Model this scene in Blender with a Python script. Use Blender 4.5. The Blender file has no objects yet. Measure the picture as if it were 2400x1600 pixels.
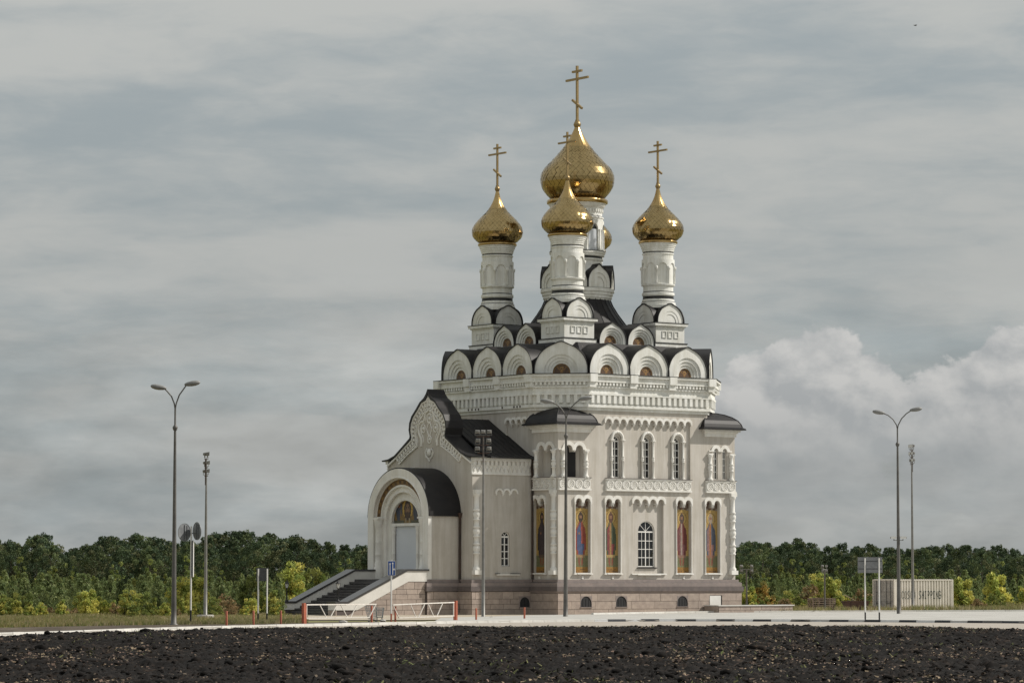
import bpy, math, random
import numpy as np
from mathutils import Vector

# ------------------------------------------------------------------ camera, sky, sun
R = math.radians
PI = math.pi
random.seed(11)
scene = bpy.context.scene
COL = scene.collection

cam_data = bpy.data.cameras.new('camera')
cam_data.sensor_width = 36.0
cam_data.lens = 36.0 * 7850 / 2400
cam_data.clip_start = 1.0
cam_data.clip_end = 20000
cam = bpy.data.objects.new('camera', cam_data)
COL.objects.link(cam)
cam.location = (0, 0, 2.7)
cam.rotation_euler = (PI / 2 + 0.0708, 0, 0)
scene.camera = cam

SUN_EL, SUN_AZ = 41.0, 8.0          # azimuth measured from +X towards +Y
sun_dir = Vector((math.cos(R(SUN_EL)) * math.cos(R(SUN_AZ)), math.cos(R(SUN_EL)) * math.sin(R(SUN_AZ)), math.sin(R(SUN_EL))))
sd = bpy.data.lights.new('sun', 'SUN')
sd.energy = 4.4
sd.angle = R(1.2)
sd.color = (1.0, 0.945, 0.86)
sun = bpy.data.objects.new('sun', sd)
COL.objects.link(sun)
sun.rotation_euler = sun_dir.to_track_quat('Z', 'Y').to_euler()

scene.view_settings.view_transform = 'Standard'
scene.view_settings.look = 'None'
scene.view_settings.gamma = 1.0
scene.view_settings.exposure = 0.0

def make_world():
    w = bpy.data.worlds.new('World')
    scene.world = w
    w.use_nodes = True
    nt = w.node_tree
    N, L = nt.nodes, nt.links
    N.clear()
    def n(t, **k):
        o = N.new(t)
        for a, b in k.items():
            setattr(o, a, b)
        return o
    def val(sock, v):
        sock.default_value = v
    def math_(op, a, b=None, clamp=False):
        m = n('ShaderNodeMath', operation=op, use_clamp=clamp)
        for i, x in enumerate((a, b)):
            if x is None:
                continue
            if isinstance(x, (int, float)):
                m.inputs[i].default_value = x
            else:
                L.new(x, m.inputs[i])
        return m.outputs[0]
    def ramp(fac, stops):
        r = n('ShaderNodeValToRGB')
        r.color_ramp.interpolation = 'EASE'
        e = r.color_ramp.elements
        while len(e) < len(stops):
            e.new(0.5)
        for el, (p, c) in zip(e, stops):
            el.position = p
            el.color = c if len(c) == 4 else (*c, 1)
        L.new(fac, r.inputs[0])
        return r.outputs[0]
    def mix(f, a, b):
        m = n('ShaderNodeMix', data_type='RGBA')
        if isinstance(f, (int, float)):
            m.inputs[0].default_value = f
        else:
            L.new(f, m.inputs[0])
        for i, x in ((6, a), (7, b)):
            if isinstance(x, tuple):
                m.inputs[i].default_value = (*x, 1)
            else:
                L.new(x, m.inputs[i])
        return m.outputs[2]
    tc = n('ShaderNodeTexCoord').outputs['Generated']
    sep = n('ShaderNodeSeparateXYZ')
    L.new(tc, sep.inputs[0])
    X, Y, Z = sep.outputs
    def coords(sx, sz, ox=0.0, oz=0.0, warp=None):
        # direction stretched in height: streaks and heaps that lie along the horizon all round
        c = n('ShaderNodeCombineXYZ')
        L.new(math_('ADD', math_('MULTIPLY', X, sx), ox), c.inputs[0])
        L.new(math_('MULTIPLY', Y, sx), c.inputs[1])
        L.new(math_('ADD', math_('MULTIPLY', Z, sz), oz), c.inputs[2])
        out = c.outputs[0]
        if warp:
            wn = n('ShaderNodeTexNoise')
            val(wn.inputs['Scale'], warp[0])
            val(wn.inputs['Detail'], 4)
            L.new(out, wn.inputs['Vector'])
            s = n('ShaderNodeVectorMath', operation='SCALE')
            L.new(wn.outputs['Color'], s.inputs[0])
            s.inputs['Scale'].default_value = warp[1]
            a = n('ShaderNodeVectorMath', operation='ADD')
            L.new(out, a.inputs[0]); L.new(s.outputs[0], a.inputs[1])
            out = a.outputs[0]
        return out
    def noise(vec, scale, detail, rough=0.55):
        t = n('ShaderNodeTexNoise')
        val(t.inputs['Scale'], scale); val(t.inputs['Detail'], detail); val(t.inputs['Roughness'], rough)
        L.new(vec, t.inputs['Vector'])
        return t.outputs['Fac']
    sky = n('ShaderNodeTexSky', sky_type='NISHITA')
    sky.sun_disc = False
    sky.sun_elevation = R(SUN_EL)
    sky.sun_rotation = R(90 - SUN_AZ)
    sky.air_density = 1.0
    sky.dust_density = 2.0
    # brightness of a cloudy sky: rises smoothly from the horizon to the zenith
    zc = math_('MAXIMUM', Z, 0.0)
    lum = math_('ADD', 3.5, math_('MULTIPLY', math_('SUBTRACT', 1.0, math_('EXPONENT', math_('MULTIPLY', zc, -5.0))), 2.2))
    def tint(colsock, k):
        v = n('ShaderNodeVectorMath', operation='SCALE')
        if isinstance(colsock, tuple):
            v.inputs[0].default_value = colsock
        else:
            L.new(colsock, v.inputs[0])
        L.new(k, v.inputs['Scale'])
        return v.outputs[0]
    # thin layered cloud: blue grey gaps and pale veils
    st = noise(coords(5.0, 26, 0.3, 1.9, (1.3, 0.9)), 1.0, 8, 0.55)
    st2 = noise(coords(16, 58, 5.1, 0.2, (1.1, 0.9)), 1.0, 8, 0.58)
    veil = math_('ADD', math_('MULTIPLY', st, 0.62), math_('MULTIPLY', st2, 0.38))
    blue = mix(0.80, tint(sky.outputs[0], math_('ADD', 0.45, 0.0)), tint((0.86, 0.96, 0.99), math_('MULTIPLY', lum, 0.98)))
    grey = tint((0.99, 1.015, 0.985), math_('MULTIPLY', lum, 1.07))
    fac = ramp(veil, [(0.34, (0, 0, 0)), (0.57, (1, 1, 1))])
    base = mix(fac, blue, grey)
    # low heaped cloud banks, lit from the upper right, flat and darker below
    wv = coords(20, 34, 0.0, 0.0, (0.8, 0.9))
    def heap(cx, cz, sx, szu, szd, off):
        # envelope in azimuth and elevation, edges broken by noise
        az = math_('ARCTAN2', X, Y)
        dx = math_('DIVIDE', math_('SUBTRACT', az, cx), sx)
        dz = math_('SUBTRACT', Z, cz)
        up = math_('MAXIMUM', dz, 0.0)
        dn = math_('MINIMUM', dz, 0.0)
        r2 = math_('ADD', math_('MULTIPLY', dx, dx),
                   math_('ADD', math_('POWER', math_('DIVIDE', up, szu), 2.0), math_('POWER', math_('DIVIDE', dn, szd), 2.0)))
        return math_('SUBTRACT', 1.0, math_('SQRT', r2))
    puff = noise(coords(46, 62, 2.0, 3.0, (0.7, 0.35)), 1.0, 11, 0.56)
    puff_s = noise(coords(46, 62, 2.16, 3.24, (0.7, 0.35)), 1.0, 6, 0.54)   # shifted towards the sun
    def sm(v, a, b):
        m = n('ShaderNodeMapRange', interpolation_type='SMOOTHSTEP')
        L.new(v, m.inputs[0])
        val(m.inputs[1], a); val(m.inputs[2], b)
        return m.outputs[0]
    env = heap(0.088, 0.044, 0.034, 0.032, 0.028, 0)
    env = math_('MAXIMUM', env, heap(0.152, 0.041, 0.044, 0.034, 0.028, 0))
    env = math_('MAXIMUM', env, math_('SUBTRACT', heap(-0.080, 0.036, 0.085, 0.020, 0.018, 0), 0.95))
    env = math_('MAXIMUM', env, math_('SUBTRACT', heap(0.40, 0.05, 0.10, 0.03, 0.03, 0), 0.05))
    env = math_('MAXIMUM', env, math_('SUBTRACT', heap(-0.45, 0.05, 0.14, 0.03, 0.03, 0), 0.05))
    dens = math_('ADD', env, math_('MULTIPLY', math_('SUBTRACT', puff, 0.5), 0.95))
    cover = math_('MULTIPLY', sm(dens, 0.05, 0.115), math_('ADD', 0.25, math_('MULTIPLY', sm(Z, 0.018, 0.055), 0.75)))
    lit = math_('ADD', 0.58, math_('MULTIPLY', math_('SUBTRACT', puff, puff_s), 4.0), True)
    hgt = sm(Z, 0.024, 0.066)
    shade = math_('MULTIPLY', math_('ADD', 0.35, math_('MULTIPLY', lit, 0.65)), math_('ADD', 0.38, math_('MULTIPLY', hgt, 0.62)), True)
    heapcol = mix(shade, tint((0.72, 0.78, 0.82), lum), tint((1.42, 1.41, 1.37), lum))
    # soft mottling of the layer close to the horizon
    mot = noise(coords(22, 60, 7.0, 1.0, (0.9, 0.7)), 1.0, 7, 0.52)
    lowband = math_('SUBTRACT', 1.0, sm(Z, 0.055, 0.10))
    mk = math_('ADD', 1.0, math_('MULTIPLY', math_('MULTIPLY', math_('SUBTRACT', mot, 0.46), 0.95), lowband))
    base = tint(base, mk)
    out = mix(math_('MULTIPLY', cover, 0.95), base, heapcol)
    bg = n('ShaderNodeBackground')
    bg.inputs[1].default_value = 0.1
    L.new(out, bg.inputs[0])
    ow = n('ShaderNodeOutputWorld')
    L.new(bg.outputs[0], ow.inputs[0])
make_world()

# ------------------------------------------------------------------ materials
def mat(name, color, rough=0.8, var=0.0, scale=1.5, metal=0.0, bump=0.0, bscale=20.0, spec=0.4, color2=None, attr=None, rand=0.0, vec='Object', trans=0.0, streak=0.0):
    m = bpy.data.materials.new(name)
    m.use_nodes = True
    nt = m.node_tree
    N, L = nt.nodes, nt.links
    b = N['Principled BSDF']
    b.inputs['Roughness'].default_value = rough
    b.inputs['Metallic'].default_value = metal
    b.inputs['Specular IOR Level'].default_value = spec
    tc = N.new('ShaderNodeTexCoord').outputs[vec]
    col = None
    if attr:
        a = N.new('ShaderNodeAttribute'); a.attribute_name = attr
        col = a.outputs['Color']
    if var or color2:
        t = N.new('ShaderNodeTexNoise')
        t.inputs['Scale'].default_value = scale; t.inputs['Detail'].default_value = 8
        t.inputs['Roughness'].default_value = 0.65
        L.new(tc, t.inputs['Vector'])
        c2 = color2 or tuple(c * (1 - var) for c in color)
        r = N.new('ShaderNodeValToRGB')
        r.color_ramp.elements[0].position = 0.35; r.color_ramp.elements[1].position = 0.65
        r.color_ramp.elements[0].color = (*c2, 1)
        r.color_ramp.elements[1].color = (*color, 1)
        L.new(t.outputs['Fac'], r.inputs[0])
        if col is not None:
            mm = N.new('ShaderNodeMix'); mm.data_type = 'RGBA'; mm.blend_type = 'MULTIPLY'
            mm.inputs[0].default_value = 1.0
            L.new(col, mm.inputs[6]); L.new(r.outputs[0], mm.inputs[7]); col = mm.outputs[2]
        else:
            col = r.outputs[0]
    if streak:                                   # rain streaks: noise drawn out in height
        mp = N.new('ShaderNodeMapping'); mp.inputs['Scale'].default_value = (2.6, 2.6, .22)
        L.new(tc, mp.inputs[0])
        ts = N.new('ShaderNodeTexNoise'); ts.inputs['Scale'].default_value = 1.0; ts.inputs['Detail'].default_value = 7; ts.inputs['Roughness'].default_value = .7
        L.new(mp.outputs[0], ts.inputs['Vector'])
        rr = N.new('ShaderNodeValToRGB'); rr.color_ramp.elements[0].position = .42; rr.color_ramp.elements[1].position = .62
        k_ = 1 - streak
        rr.color_ramp.elements[0].color = (1, 1, 1, 1); rr.color_ramp.elements[1].color = (k_, k_ * .985, k_ * .95, 1)
        L.new(ts.outputs['Fac'], rr.inputs[0])
        m3 = N.new('ShaderNodeMix'); m3.data_type = 'RGBA'; m3.blend_type = 'MULTIPLY'; m3.inputs[0].default_value = 1.0
        L.new(col, m3.inputs[6]); L.new(rr.outputs[0], m3.inputs[7]); col = m3.outputs[2]
    if rand:
        oi = N.new('ShaderNodeObjectInfo')
        h = N.new('ShaderNodeHueSaturation')
        mr = N.new('ShaderNodeMapRange')
        mr.inputs[3].default_value = 1 - rand; mr.inputs[4].default_value = 1 + rand
        L.new(oi.outputs['Random'], mr.inputs[0]); L.new(mr.outputs[0], h.inputs['Value'])
        if col is not None:
            L.new(col, h.inputs['Color'])
        else:
            h.inputs['Color'].default_value = (*color, 1)
        col = h.outputs[0]
    if col is not None:
        L.new(col, b.inputs['Base Color'])
    else:
        b.inputs['Base Color'].default_value = (*color, 1)
    if bump:
        t2 = N.new('ShaderNodeTexNoise'); t2.inputs['Scale'].default_value = bscale; t2.inputs['Detail'].default_value = 5
        L.new(tc, t2.inputs['Vector'])
        bp = N.new('ShaderNodeBump'); bp.inputs['Strength'].default_value = bump; bp.inputs['Distance'].default_value = 0.02
        L.new(t2.outputs['Fac'], bp.inputs['Height']); L.new(bp.outputs[0], b.inputs['Normal'])
    if trans:
        td = N.new('ShaderNodeBsdfTranslucent')
        if col is not None:
            L.new(col, td.inputs[0])
        ms = N.new('ShaderNodeMixShader'); ms.inputs[0].default_value = trans
        L.new(b.outputs[0], ms.inputs[1]); L.new(td.outputs[0], ms.inputs[2])
        L.new(ms.outputs[0], N['Material Output'].inputs[0])
    return m

M = {}
M['wall'] = mat('wall plaster', (.54, .51, .47), .9, .0, .55, bump=.1, bscale=9, color2=(.475, .445, .405), spec=.2, streak=.14)
M['trim'] = mat('white plaster', (.78, .768, .74), .85, .0, .9, bump=.06, bscale=14, color2=(.69, .678, .65), spec=.25, streak=.09)
M['trimw'] = mat('white weathered plaster', (.78, .782, .765), .85, .0, .8, color2=(.67, .67, .635), spec=.25, streak=.14)
M['granite'] = mat('red grey granite', (.40, .33, .28), .75, .0, 2.2, bump=.15, bscale=30, color2=(.29, .235, .205), rand=.10)
M['granite2'] = mat('dark polished granite', (.15, .125, .118), .45, .0, 2.0, color2=(.105, .09, .088))
M['granite3'] = mat('grey granite moulding', (.26, .215, .20), .65, .0, 2.0, color2=(.20, .17, .16))
M['joint'] = mat('stone joint', (.11, .09, .085), .9, .25, 3)
M['roof'] = mat('dark brown roof sheet', (.022, .020, .0205), .5, .0, .7, color2=(.013, .0125, .014), bump=.12, bscale=1.6, spec=.22)
M['roofedge'] = mat('black roof edge', (.018, .018, .020), .5)
M['gold'] = mat('gilded sheet', (.46, .33, .15), .24, .0, 1.2, metal=1.0, color2=(.39, .265, .11))
M['goldtile'] = mat('gilded tile', (.43, .315, .15), .2, .0, 2.0, metal=1.0, color2=(.35, .25, .11), rand=.06, bump=.07, bscale=2.0)
M['goldseam'] = mat('dark seam of the gilded tiles', (.22, .155, .07), .4, .2, 2, metal=.9)
M['goldmat'] = mat('dull gold cross', (.36, .26, .125), .42, .2, 3, metal=.75)
M['mosaic'] = mat('mosaic', (1.0, .98, .95), .5, .28, 9, attr='Col', spec=.5)
M['glass'] = mat('dark window glass', (.012, .014, .017), .08, .3, .8, spec=.6)
M['frame'] = mat('white window frame', (.76, .75, .72), .5)
M['board'] = mat('pale boarded door', (.58, .61, .66), .6, .06, .6)
M['black'] = mat('black painted metal', (.015, .015, .016), .5)
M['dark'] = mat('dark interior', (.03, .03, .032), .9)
M['parapet'] = mat('white stair parapet', (.71, .69, .65), .8, .0, 1.2, color2=(.62, .60, .56))
M['cap'] = mat('polished dark cap', (.055, .052, .052), .28, .2, 2, spec=.6)
M['steps'] = mat('dark granite steps', (.085, .078, .078), .35, .0, 1.1, color2=(.05, .047, .048), spec=.55)
M['pipe'] = mat('dark downpipe', (.022, .018, .016), .5, .5, 2, color2=(.06, .03, .02))
M['steel'] = mat('galvanised steel', (.24, .235, .225), .5, .0, 1.5, metal=.35, color2=(.16, .155, .145))
M['steeld'] = mat('weathered steel pole', (.15, .145, .135), .55, .0, 1.2, metal=.3, color2=(.09, .085, .08))
M['lampgrey'] = mat('grey lamp housing', (.22, .22, .215), .45, .15, 4)
M['lens'] = mat('lamp lens', (.55, .56, .55), .2)
M['white'] = mat('white paint', (.74, .73, .70), .5, .08, 5)
M['whiter'] = mat('chipped white paint', (.74, .72, .68), .55, .0, 7, color2=(.58, .52, .46))
M['orange'] = mat('faded red orange paint', (.40, .11, .06), .6, .0, 6, color2=(.28, .085, .05), rand=.12)
M['signback'] = mat('grey sign back', (.26, .27, .28), .5, .0, 2.5, metal=.3, color2=(.19, .2, .21))
M['signdark'] = mat('dark sign back', (.10, .105, .11), .5, .2, 3, metal=.3)
M['blue'] = mat('blue sign face', (.012, .06, .24), .35)
M['container'] = mat('faded grey container paint', (.64, .60, .54), .6, .0, 1.2, color2=(.54, .50, .44))
M['containerd'] = mat('container door paint', (.42, .40, .375), .6, .0, 1.6, color2=(.29, .27, .25))
M['ink'] = mat('faded dark green lettering', (.045, .065, .06), .6, .0, 9, color2=(.12, .13, .115))
M['wood'] = mat('weathered pallet wood', (.30, .235, .18), .85, .0, 3, color2=(.18, .135, .105), rand=.25)
M['plank'] = mat('pale fresh plank', (.52, .40, .28), .8, .15, 4)
M['rust'] = mat('rusty skip steel', (.115, .065, .05), .8, .0, 2, color2=(.065, .042, .036))
M['cement'] = mat('concrete', (.40, .385, .355), .9, .0, 1.4, color2=(.31, .295, .27), bump=.15, bscale=15)
M['kerb'] = mat('pale concrete kerb', (.60, .59, .56), .85, .0, 2.2, color2=(.50, .485, .455), rand=.07)
M['kerbb'] = mat('black paint and dark kerb', (.055, .06, .07), .7, .25, 5, rand=.2)
M['kerbw'] = mat('white painted kerb', (.68, .69, .70), .7, .15, 4, rand=.08)
M['wire'] = mat('thin silver wire', (.50, .52, .52), .35, .1, 5, metal=.6)
M['asphalt'] = mat('sun bleached asphalt', (.38, .34, .295), .9, .0, .25, color2=(.33, .295, .255), bump=.2, bscale=20, vec='Object')
M['paving'] = mat('concrete paving', (.46, .45, .425), .9, .0, .35, color2=(.35, .34, .315))

# ------------------------------------------------------------------ mesh builder
def FA(nx, ny):                       # wall frame: s to the right as seen from outside, d outwards, z up
    return lambda s, d, z: (nx * d - ny * s, ny * d + nx * s, z)
Q = math.sqrt(.5)
FS, FW, FE, FN = FA(0, -1), FA(-1, 0), FA(1, 0), FA(0, 1)
FSW, FSE, FNE, FNW = FA(-Q, -Q), FA(Q, -Q), FA(Q, Q), FA(-Q, Q)
def FT(F, s0, d0=0, z0=0):
    return lambda s, d, z: F(s + s0, d + d0, z + z0)

class MB:
    def __init__(self):
        self.v = []; self.f = []; self.m = []; self.sm = []
    def add(self, vs, fs, m=0, smooth=False):
        n = len(self.v)
        self.v += vs
        for f in fs:
            self.f.append(tuple(i + n for i in f)); self.m.append(m); self.sm.append(smooth)
        return self
    def box(self, x0, x1, y0, y1, z0, z1, m=0, F=None):
        vs = [(x, y, z) for z in (z0, z1) for y in (y0, y1) for x in (x0, x1)]
        if F:
            vs = [F(*p) for p in vs]
        return self.add(vs, [(0, 2, 3, 1), (4, 5, 7, 6), (0, 1, 5, 4), (2, 6, 7, 3), (0, 4, 6, 2), (1, 3, 7, 5)], m)
    def fb(self, F, s0, s1, d0, d1, z0, z1, m=0):
        return self.box(s0, s1, d0, d1, z0, z1, m, F)
    def prism(self, F, pts, d0, d1, m=0, mside=None):     # pts (s, z)
        n = len(pts)
        vs = [F(s, d1, z) for s, z in pts] + [F(s, d0, z) for s, z in pts]
        self.add(vs, [tuple(range(n)), tuple(range(2 * n - 1, n - 1, -1))], m)
        return self.add(vs, [(i, (i + 1) % n, n + (i + 1) % n, n + i) for i in range(n)], m if mside is None else mside)
    def sheet(self, F, ss, lo, hi, d0, d1, m=0):
        if not hasattr(hi, '__len__'):
            hi = [hi] * len(ss)
        n = len(ss)
        vs = []
        for s, l, h in zip(ss, lo, hi):
            vs += [F(s, d1, l), F(s, d1, h), F(s, d0, l), F(s, d0, h)]
        fs = []
        for i in range(n - 1):
            a, b = 4 * i, 4 * i + 4
            if abs(ss[i + 1] - ss[i]) > 1e-6:
                fs.append((a, b, b + 1, a + 1)); fs.append((a + 1, b + 1, b + 3, a + 3))
            fs.append((a + 2, b + 2, b, a))
        fs.append((0, 1, 3, 2)); e = 4 * (n - 1); fs.append((e, e + 2, e + 3, e + 1))
        return self.add(vs, fs, m)
    def lathe(self, prof, cx=0, cy=0, n=20, m=0, smooth=True, a0=0.0, cap=True, F=None):
        vs = []
        for r, z in prof:
            for k in range(n):
                a = a0 + 2 * PI * k / n
                p = (cx + r * math.cos(a), cy + r * math.sin(a), z)
                vs.append(F(*p) if F else p)
        fs = []
        for i in range(len(prof) - 1):
            for k in range(n):
                k2 = (k + 1) % n
                fs.append((i * n + k, i * n + k2, (i + 1) * n + k2, (i + 1) * n + k))
        self.add(vs, fs, m, smooth)
        if cap:
            e = (len(prof) - 1) * n
            self.add(vs[:n], [tuple(range(n - 1, -1, -1))], m); self.add(vs[e:], [tuple(range(n))], m)
        return self
    def tube(self, path, r, n=8, m=0, smooth=True, cap=True):
        P = [Vector(p) for p in path]
        rs = r if hasattr(r, '__len__') else [r] * len(P)
        vs = []
        ref = None
        for i, p in enumerate(P):
            t = (P[min(i + 1, len(P) - 1)] - P[max(i - 1, 0)]).normalized()
            if ref is None or abs(ref.dot(t)) > .98:
                ref = Vector((0, 0, 1)) if abs(t.z) < .9 else Vector((1, 0, 0))
            a = t.cross(ref).normalized(); b = t.cross(a).normalized()
            for k in range(n):
                c = 2 * PI * k / n
                q = p + rs[i] * (math.cos(c) * a + math.sin(c) * b)
                vs.append(tuple(q))
        fs = []
        for i in range(len(P) - 1):
            for k in range(n):
                k2 = (k + 1) % n
                fs.append((i * n + k, i * n + k2, (i + 1) * n + k2, (i + 1) * n + k))
        self.add(vs, fs, m, smooth)
        if cap:
            self.add(vs[:n], [tuple(range(n - 1, -1, -1))], m); self.add(vs[-n:], [tuple(range(n))], m)
        return self
    def bar(self, p, q, w, h=None, m=0):                  # square bar between two points
        p, q = Vector(p), Vector(q)
        t = (q - p).normalized()
        u = Vector((0, 0, 1)) if abs(t.z) < .95 else Vector((0, 1, 0))
        a = t.cross(u).normalized() * (w / 2); b = a.cross(t).normalized() * ((h or w) / 2)
        vs = [tuple(x + i * a + j * b) for x in (p, q) for i, j in ((-1, -1), (1, -1), (1, 1), (-1, 1))]
        return self.add(vs, [(3, 2, 1, 0), (4, 5, 6, 7), (0, 1, 5, 4), (1, 2, 6, 5), (2, 3, 7, 6), (3, 0, 4, 7)], m)
    def mesh(self, name, mats):
        me = bpy.data.meshes.new(name)
        me.from_pydata(self.v, [], self.f)
        for x in (mats if isinstance(mats, (list, tuple)) else [mats]):
            me.materials.append(M[x] if isinstance(x, str) else x)
        me.polygons.foreach_set('material_index', self.m)
        me.polygons.foreach_set('use_smooth', self.sm)
        me.update()
        return me
    def build(self, name, mats, parent=None):
        return link(name, self.mesh(name, mats), parent)

def link(name, me, parent=None):
    o = bpy.data.objects.new(name, me)
    COL.objects.link(o)
    if parent:
        o.parent = parent
    return o
def tag(o, label, cat, group=None):
    o['label'] = label; o['category'] = cat
    if group:
        o['group'] = group
    return o
def thing(name, label, cat, loc=(0, 0, 0), rz=0.0, group=None):
    o = link(name, None)
    o.location = loc; o.rotation_euler = (0, 0, rz)
    o.empty_display_size = .3
    return tag(o, label, cat, group)
def structure(name, me):
    o = link(name, me); o['kind'] = 'structure'
    return o
def copy_tree(o, parent=None):
    c = o.copy(); COL.objects.link(c); c.parent = parent
    for ch in o.children:
        copy_tree(ch, c)
    return c

def arcs(c, w, n, zs, g=.22, pend=.0, k=8, rise=1.0):
    """lower edge of n round arches side by side; returns [(s, z)]"""
    r = (w - (n - 1) * g) / (2 * n)
    out = []
    for i in range(n):
        m = c - w / 2 + r + i * (2 * r + g)
        for j in range(k + 1):
            a = PI - PI * j / k
            out.append((m + r * math.cos(a), zs + rise * r * math.sin(a)))
        if i < n - 1 and pend:
            out += [(m + r, zs - pend), (m + r + g, zs - pend)]
    return out
def skin(mb, F, s0, s1, z0, z1, d0, d1, ops, m=0):
    """wall layer with openings: ops = [(c, w, sill z, [(s, z) upper edge])]"""
    pts = [(s0, z0)]
    for c, w, zb, up in sorted(ops, key=lambda o: o[0]):
        pts += [(c - w / 2, z0)] + up + [(c + w / 2, z0)]
        if zb > z0:
            mb.fb(F, c - w / 2, c + w / 2, d0, d1, z0, zb, m)
    pts.append((s1, z0))
    mb.sheet(F, [p[0] for p in pts], [p[1] for p in pts], z1, d0, d1, m)
def color_mesh(name, verts, faces, cols, parent=None, material='mosaic'):
    me = bpy.data.meshes.new(name)
    me.from_pydata(verts, [], faces)
    me.materials.append(M[material])
    ca = me.color_attributes.new('Col', 'FLOAT_COLOR', 'CORNER')
    data = []
    for f, c in zip(faces, cols):
        data += [c[0], c[1], c[2], 1.0] * len(f)
    ca.data.foreach_set('color', data)
    me.update()
    return link(name, me, parent)
# ------------------------------------------------------------------ the church
CHX, CHY, CHA = 5.235, 266.86, R(37.0)
church = thing('church', 'white Orthodox church with five gilded onion domes and dark roofs', 'church', (CHX, CHY, 0), CHA)
def part(name, mb, mats, parent=church):
    return mb.build(name, mats, parent)

W, C, LS = 8.85, 2.85, 6.0           # half width of the body, chamfer leg, half length of the long upper sides
def octo(d):                          # plan of the upper body pushed out by d
    h, l = W + d, LS + .414 * d
    return [(-l, -h), (l, -h), (h, -l), (h, l), (l, h), (-l, h), (-h, l), (-h, -l)]
def octring(mb, d, z0, z1, m=0, d2=None, z_=None):
    a, b = octo(d), octo(d if d2 is None else d2)
    vs = [(x, y, z0) for x, y in a] + [(x, y, z1) for x, y in b]
    mb.add(vs, [(i, (i + 1) % 8, 8 + (i + 1) % 8, 8 + i) for i in range(8)] + [tuple(range(7, -1, -1)), tuple(range(8, 16))], m)
SIDES8 = [(FS, 2 * LS), (FE, 2 * LS), (FN, 2 * LS), (FW, 2 * LS)]
DCH = (W + LS) * Q                    # distance of a chamfer from the axis
DIAG = [(FSW, C / Q), (FSE, C / Q), (FNE, C / Q), (FNW, C / Q)]

# plinth -----------------------------------------------------------------
mb = MB()
def sq(mb, h, z0, z1, m=0, h2=None):
    h2 = h if h2 is None else h2
    mb.add([(-h, -h, z0), (h, -h, z0), (h, h, z0), (-h, h, z0), (-h2, -h2, z1), (h2, -h2, z1), (h2, h2, z1), (-h2, h2, z1)],
           [(3, 2, 1, 0), (4, 5, 6, 7), (0, 1, 5, 4), (1, 2, 6, 5), (2, 3, 7, 6), (3, 0, 4, 7)], m)
sq(mb, 9.18, -.3, 1.62, 1)
sq(mb, 9.20, 1.62, 1.80, 2, 9.32)
sq(mb, 9.32, 1.80, 2.14, 0)
sq(mb, 9.22, 2.14, 2.42, 2)
sq(mb, 9.22, 2.42, 2.50, 0, 9.05)
sq(mb, 9.04, 2.50, 2.68, 2)
plinth = part('plinth', mb, ['granite2', 'joint', 'granite3'])
def clip(poly, a, b, c):              # keep a*s + b*z <= c
    out = []
    for i in range(len(poly)):
        p, q = poly[i], poly[(i + 1) % len(poly)]
        fp, fq = a * p[0] + b * p[1] - c, a * q[0] + b * q[1] - c
        if fp <= 0:
            out.append(p)
        if fp * fq < 0:
            t = fp / (fp - fq)
            out.append((p[0] + t * (q[0] - p[0]), p[1] + t * (q[1] - p[1])))
    return out
def stones(parent, F, s0, s1, d, courses, length, holes=(), cut=None, rnd=None, thick=.05, jit=.25):
    rnd = rnd or random.Random(int(abs(s0 * 97 + d * 31)))
    for ci, (z0, z1) in enumerate(courses):
        s = s0 - (length * .5 if ci % 2 else 0)
        while s < s1 - .02:
            e = s + length * rnd.uniform(1 - jit, 1 + jit)
            a, b = max(s, s0) + .012, min(e, s1) - .012
            if s1 - e < .25:
                b = s1 - .012; e = s1
            s = e
            if b - a < .08:
                continue
            pieces = [[(a, z0 + .012), (b, z0 + .012), (b, z1 - .012), (a, z1 - .012)]]
            for (h0, h1, hz0, hz1) in holes:
                nx = []
                for p in pieces:
                    ss = [q[0] for q in p]; zz = [q[1] for q in p]
                    if max(ss) <= h0 or min(ss) >= h1 or max(zz) <= hz0 or min(zz) >= hz1:
                        nx.append(p); continue
                    l_ = clip(p, 1, 0, h0); r_ = clip(p, -1, 0, -h1)
                    m_ = clip(clip(p, -1, 0, -h0), 1, 0, h1)
                    for k in (l_, r_, clip(m_, 0, 1, hz0) if m_ else [], clip(m_, 0, -1, -hz1) if m_ else []):
                        if len(k) > 2 and max(x[0] for x in k) - min(x[0] for x in k) > .03:
                            nx.append(k)
                pieces = nx
            for p in pieces:
                if cut:
                    for cc in cut:
                        p = clip(p, *cc) if len(p) > 2 else p
                if len(p) > 2:
                    m2 = MB(); m2.prism(F, p, d - .03, d + thick + rnd.uniform(-.008, .012))
                    m2.build('stone', ['granite'], parent)
vents = [(-6.45, 1.1), (-3.0, 1.1), (3.1, 1.1)]
holes = [(c - .56, c + .56, .58, 1.42) for c, w in vents] + [(5.85, 7.15, .42, 1.45)]
CO = [(.02, .43), (.43, 1.02), (1.02, 1.62)]
stones(plinth, FS, -9.18, 9.18, 9.18, CO, 1.9, holes)
stones(plinth, FW, -9.18, -5.75, 9.18, CO, 1.5)
stones(plinth, FW, 5.75, 9.18, 9.18, CO, 1.5)
stones(plinth, FE, -9.18, 9.18, 9.18, CO, 2.6)
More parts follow.
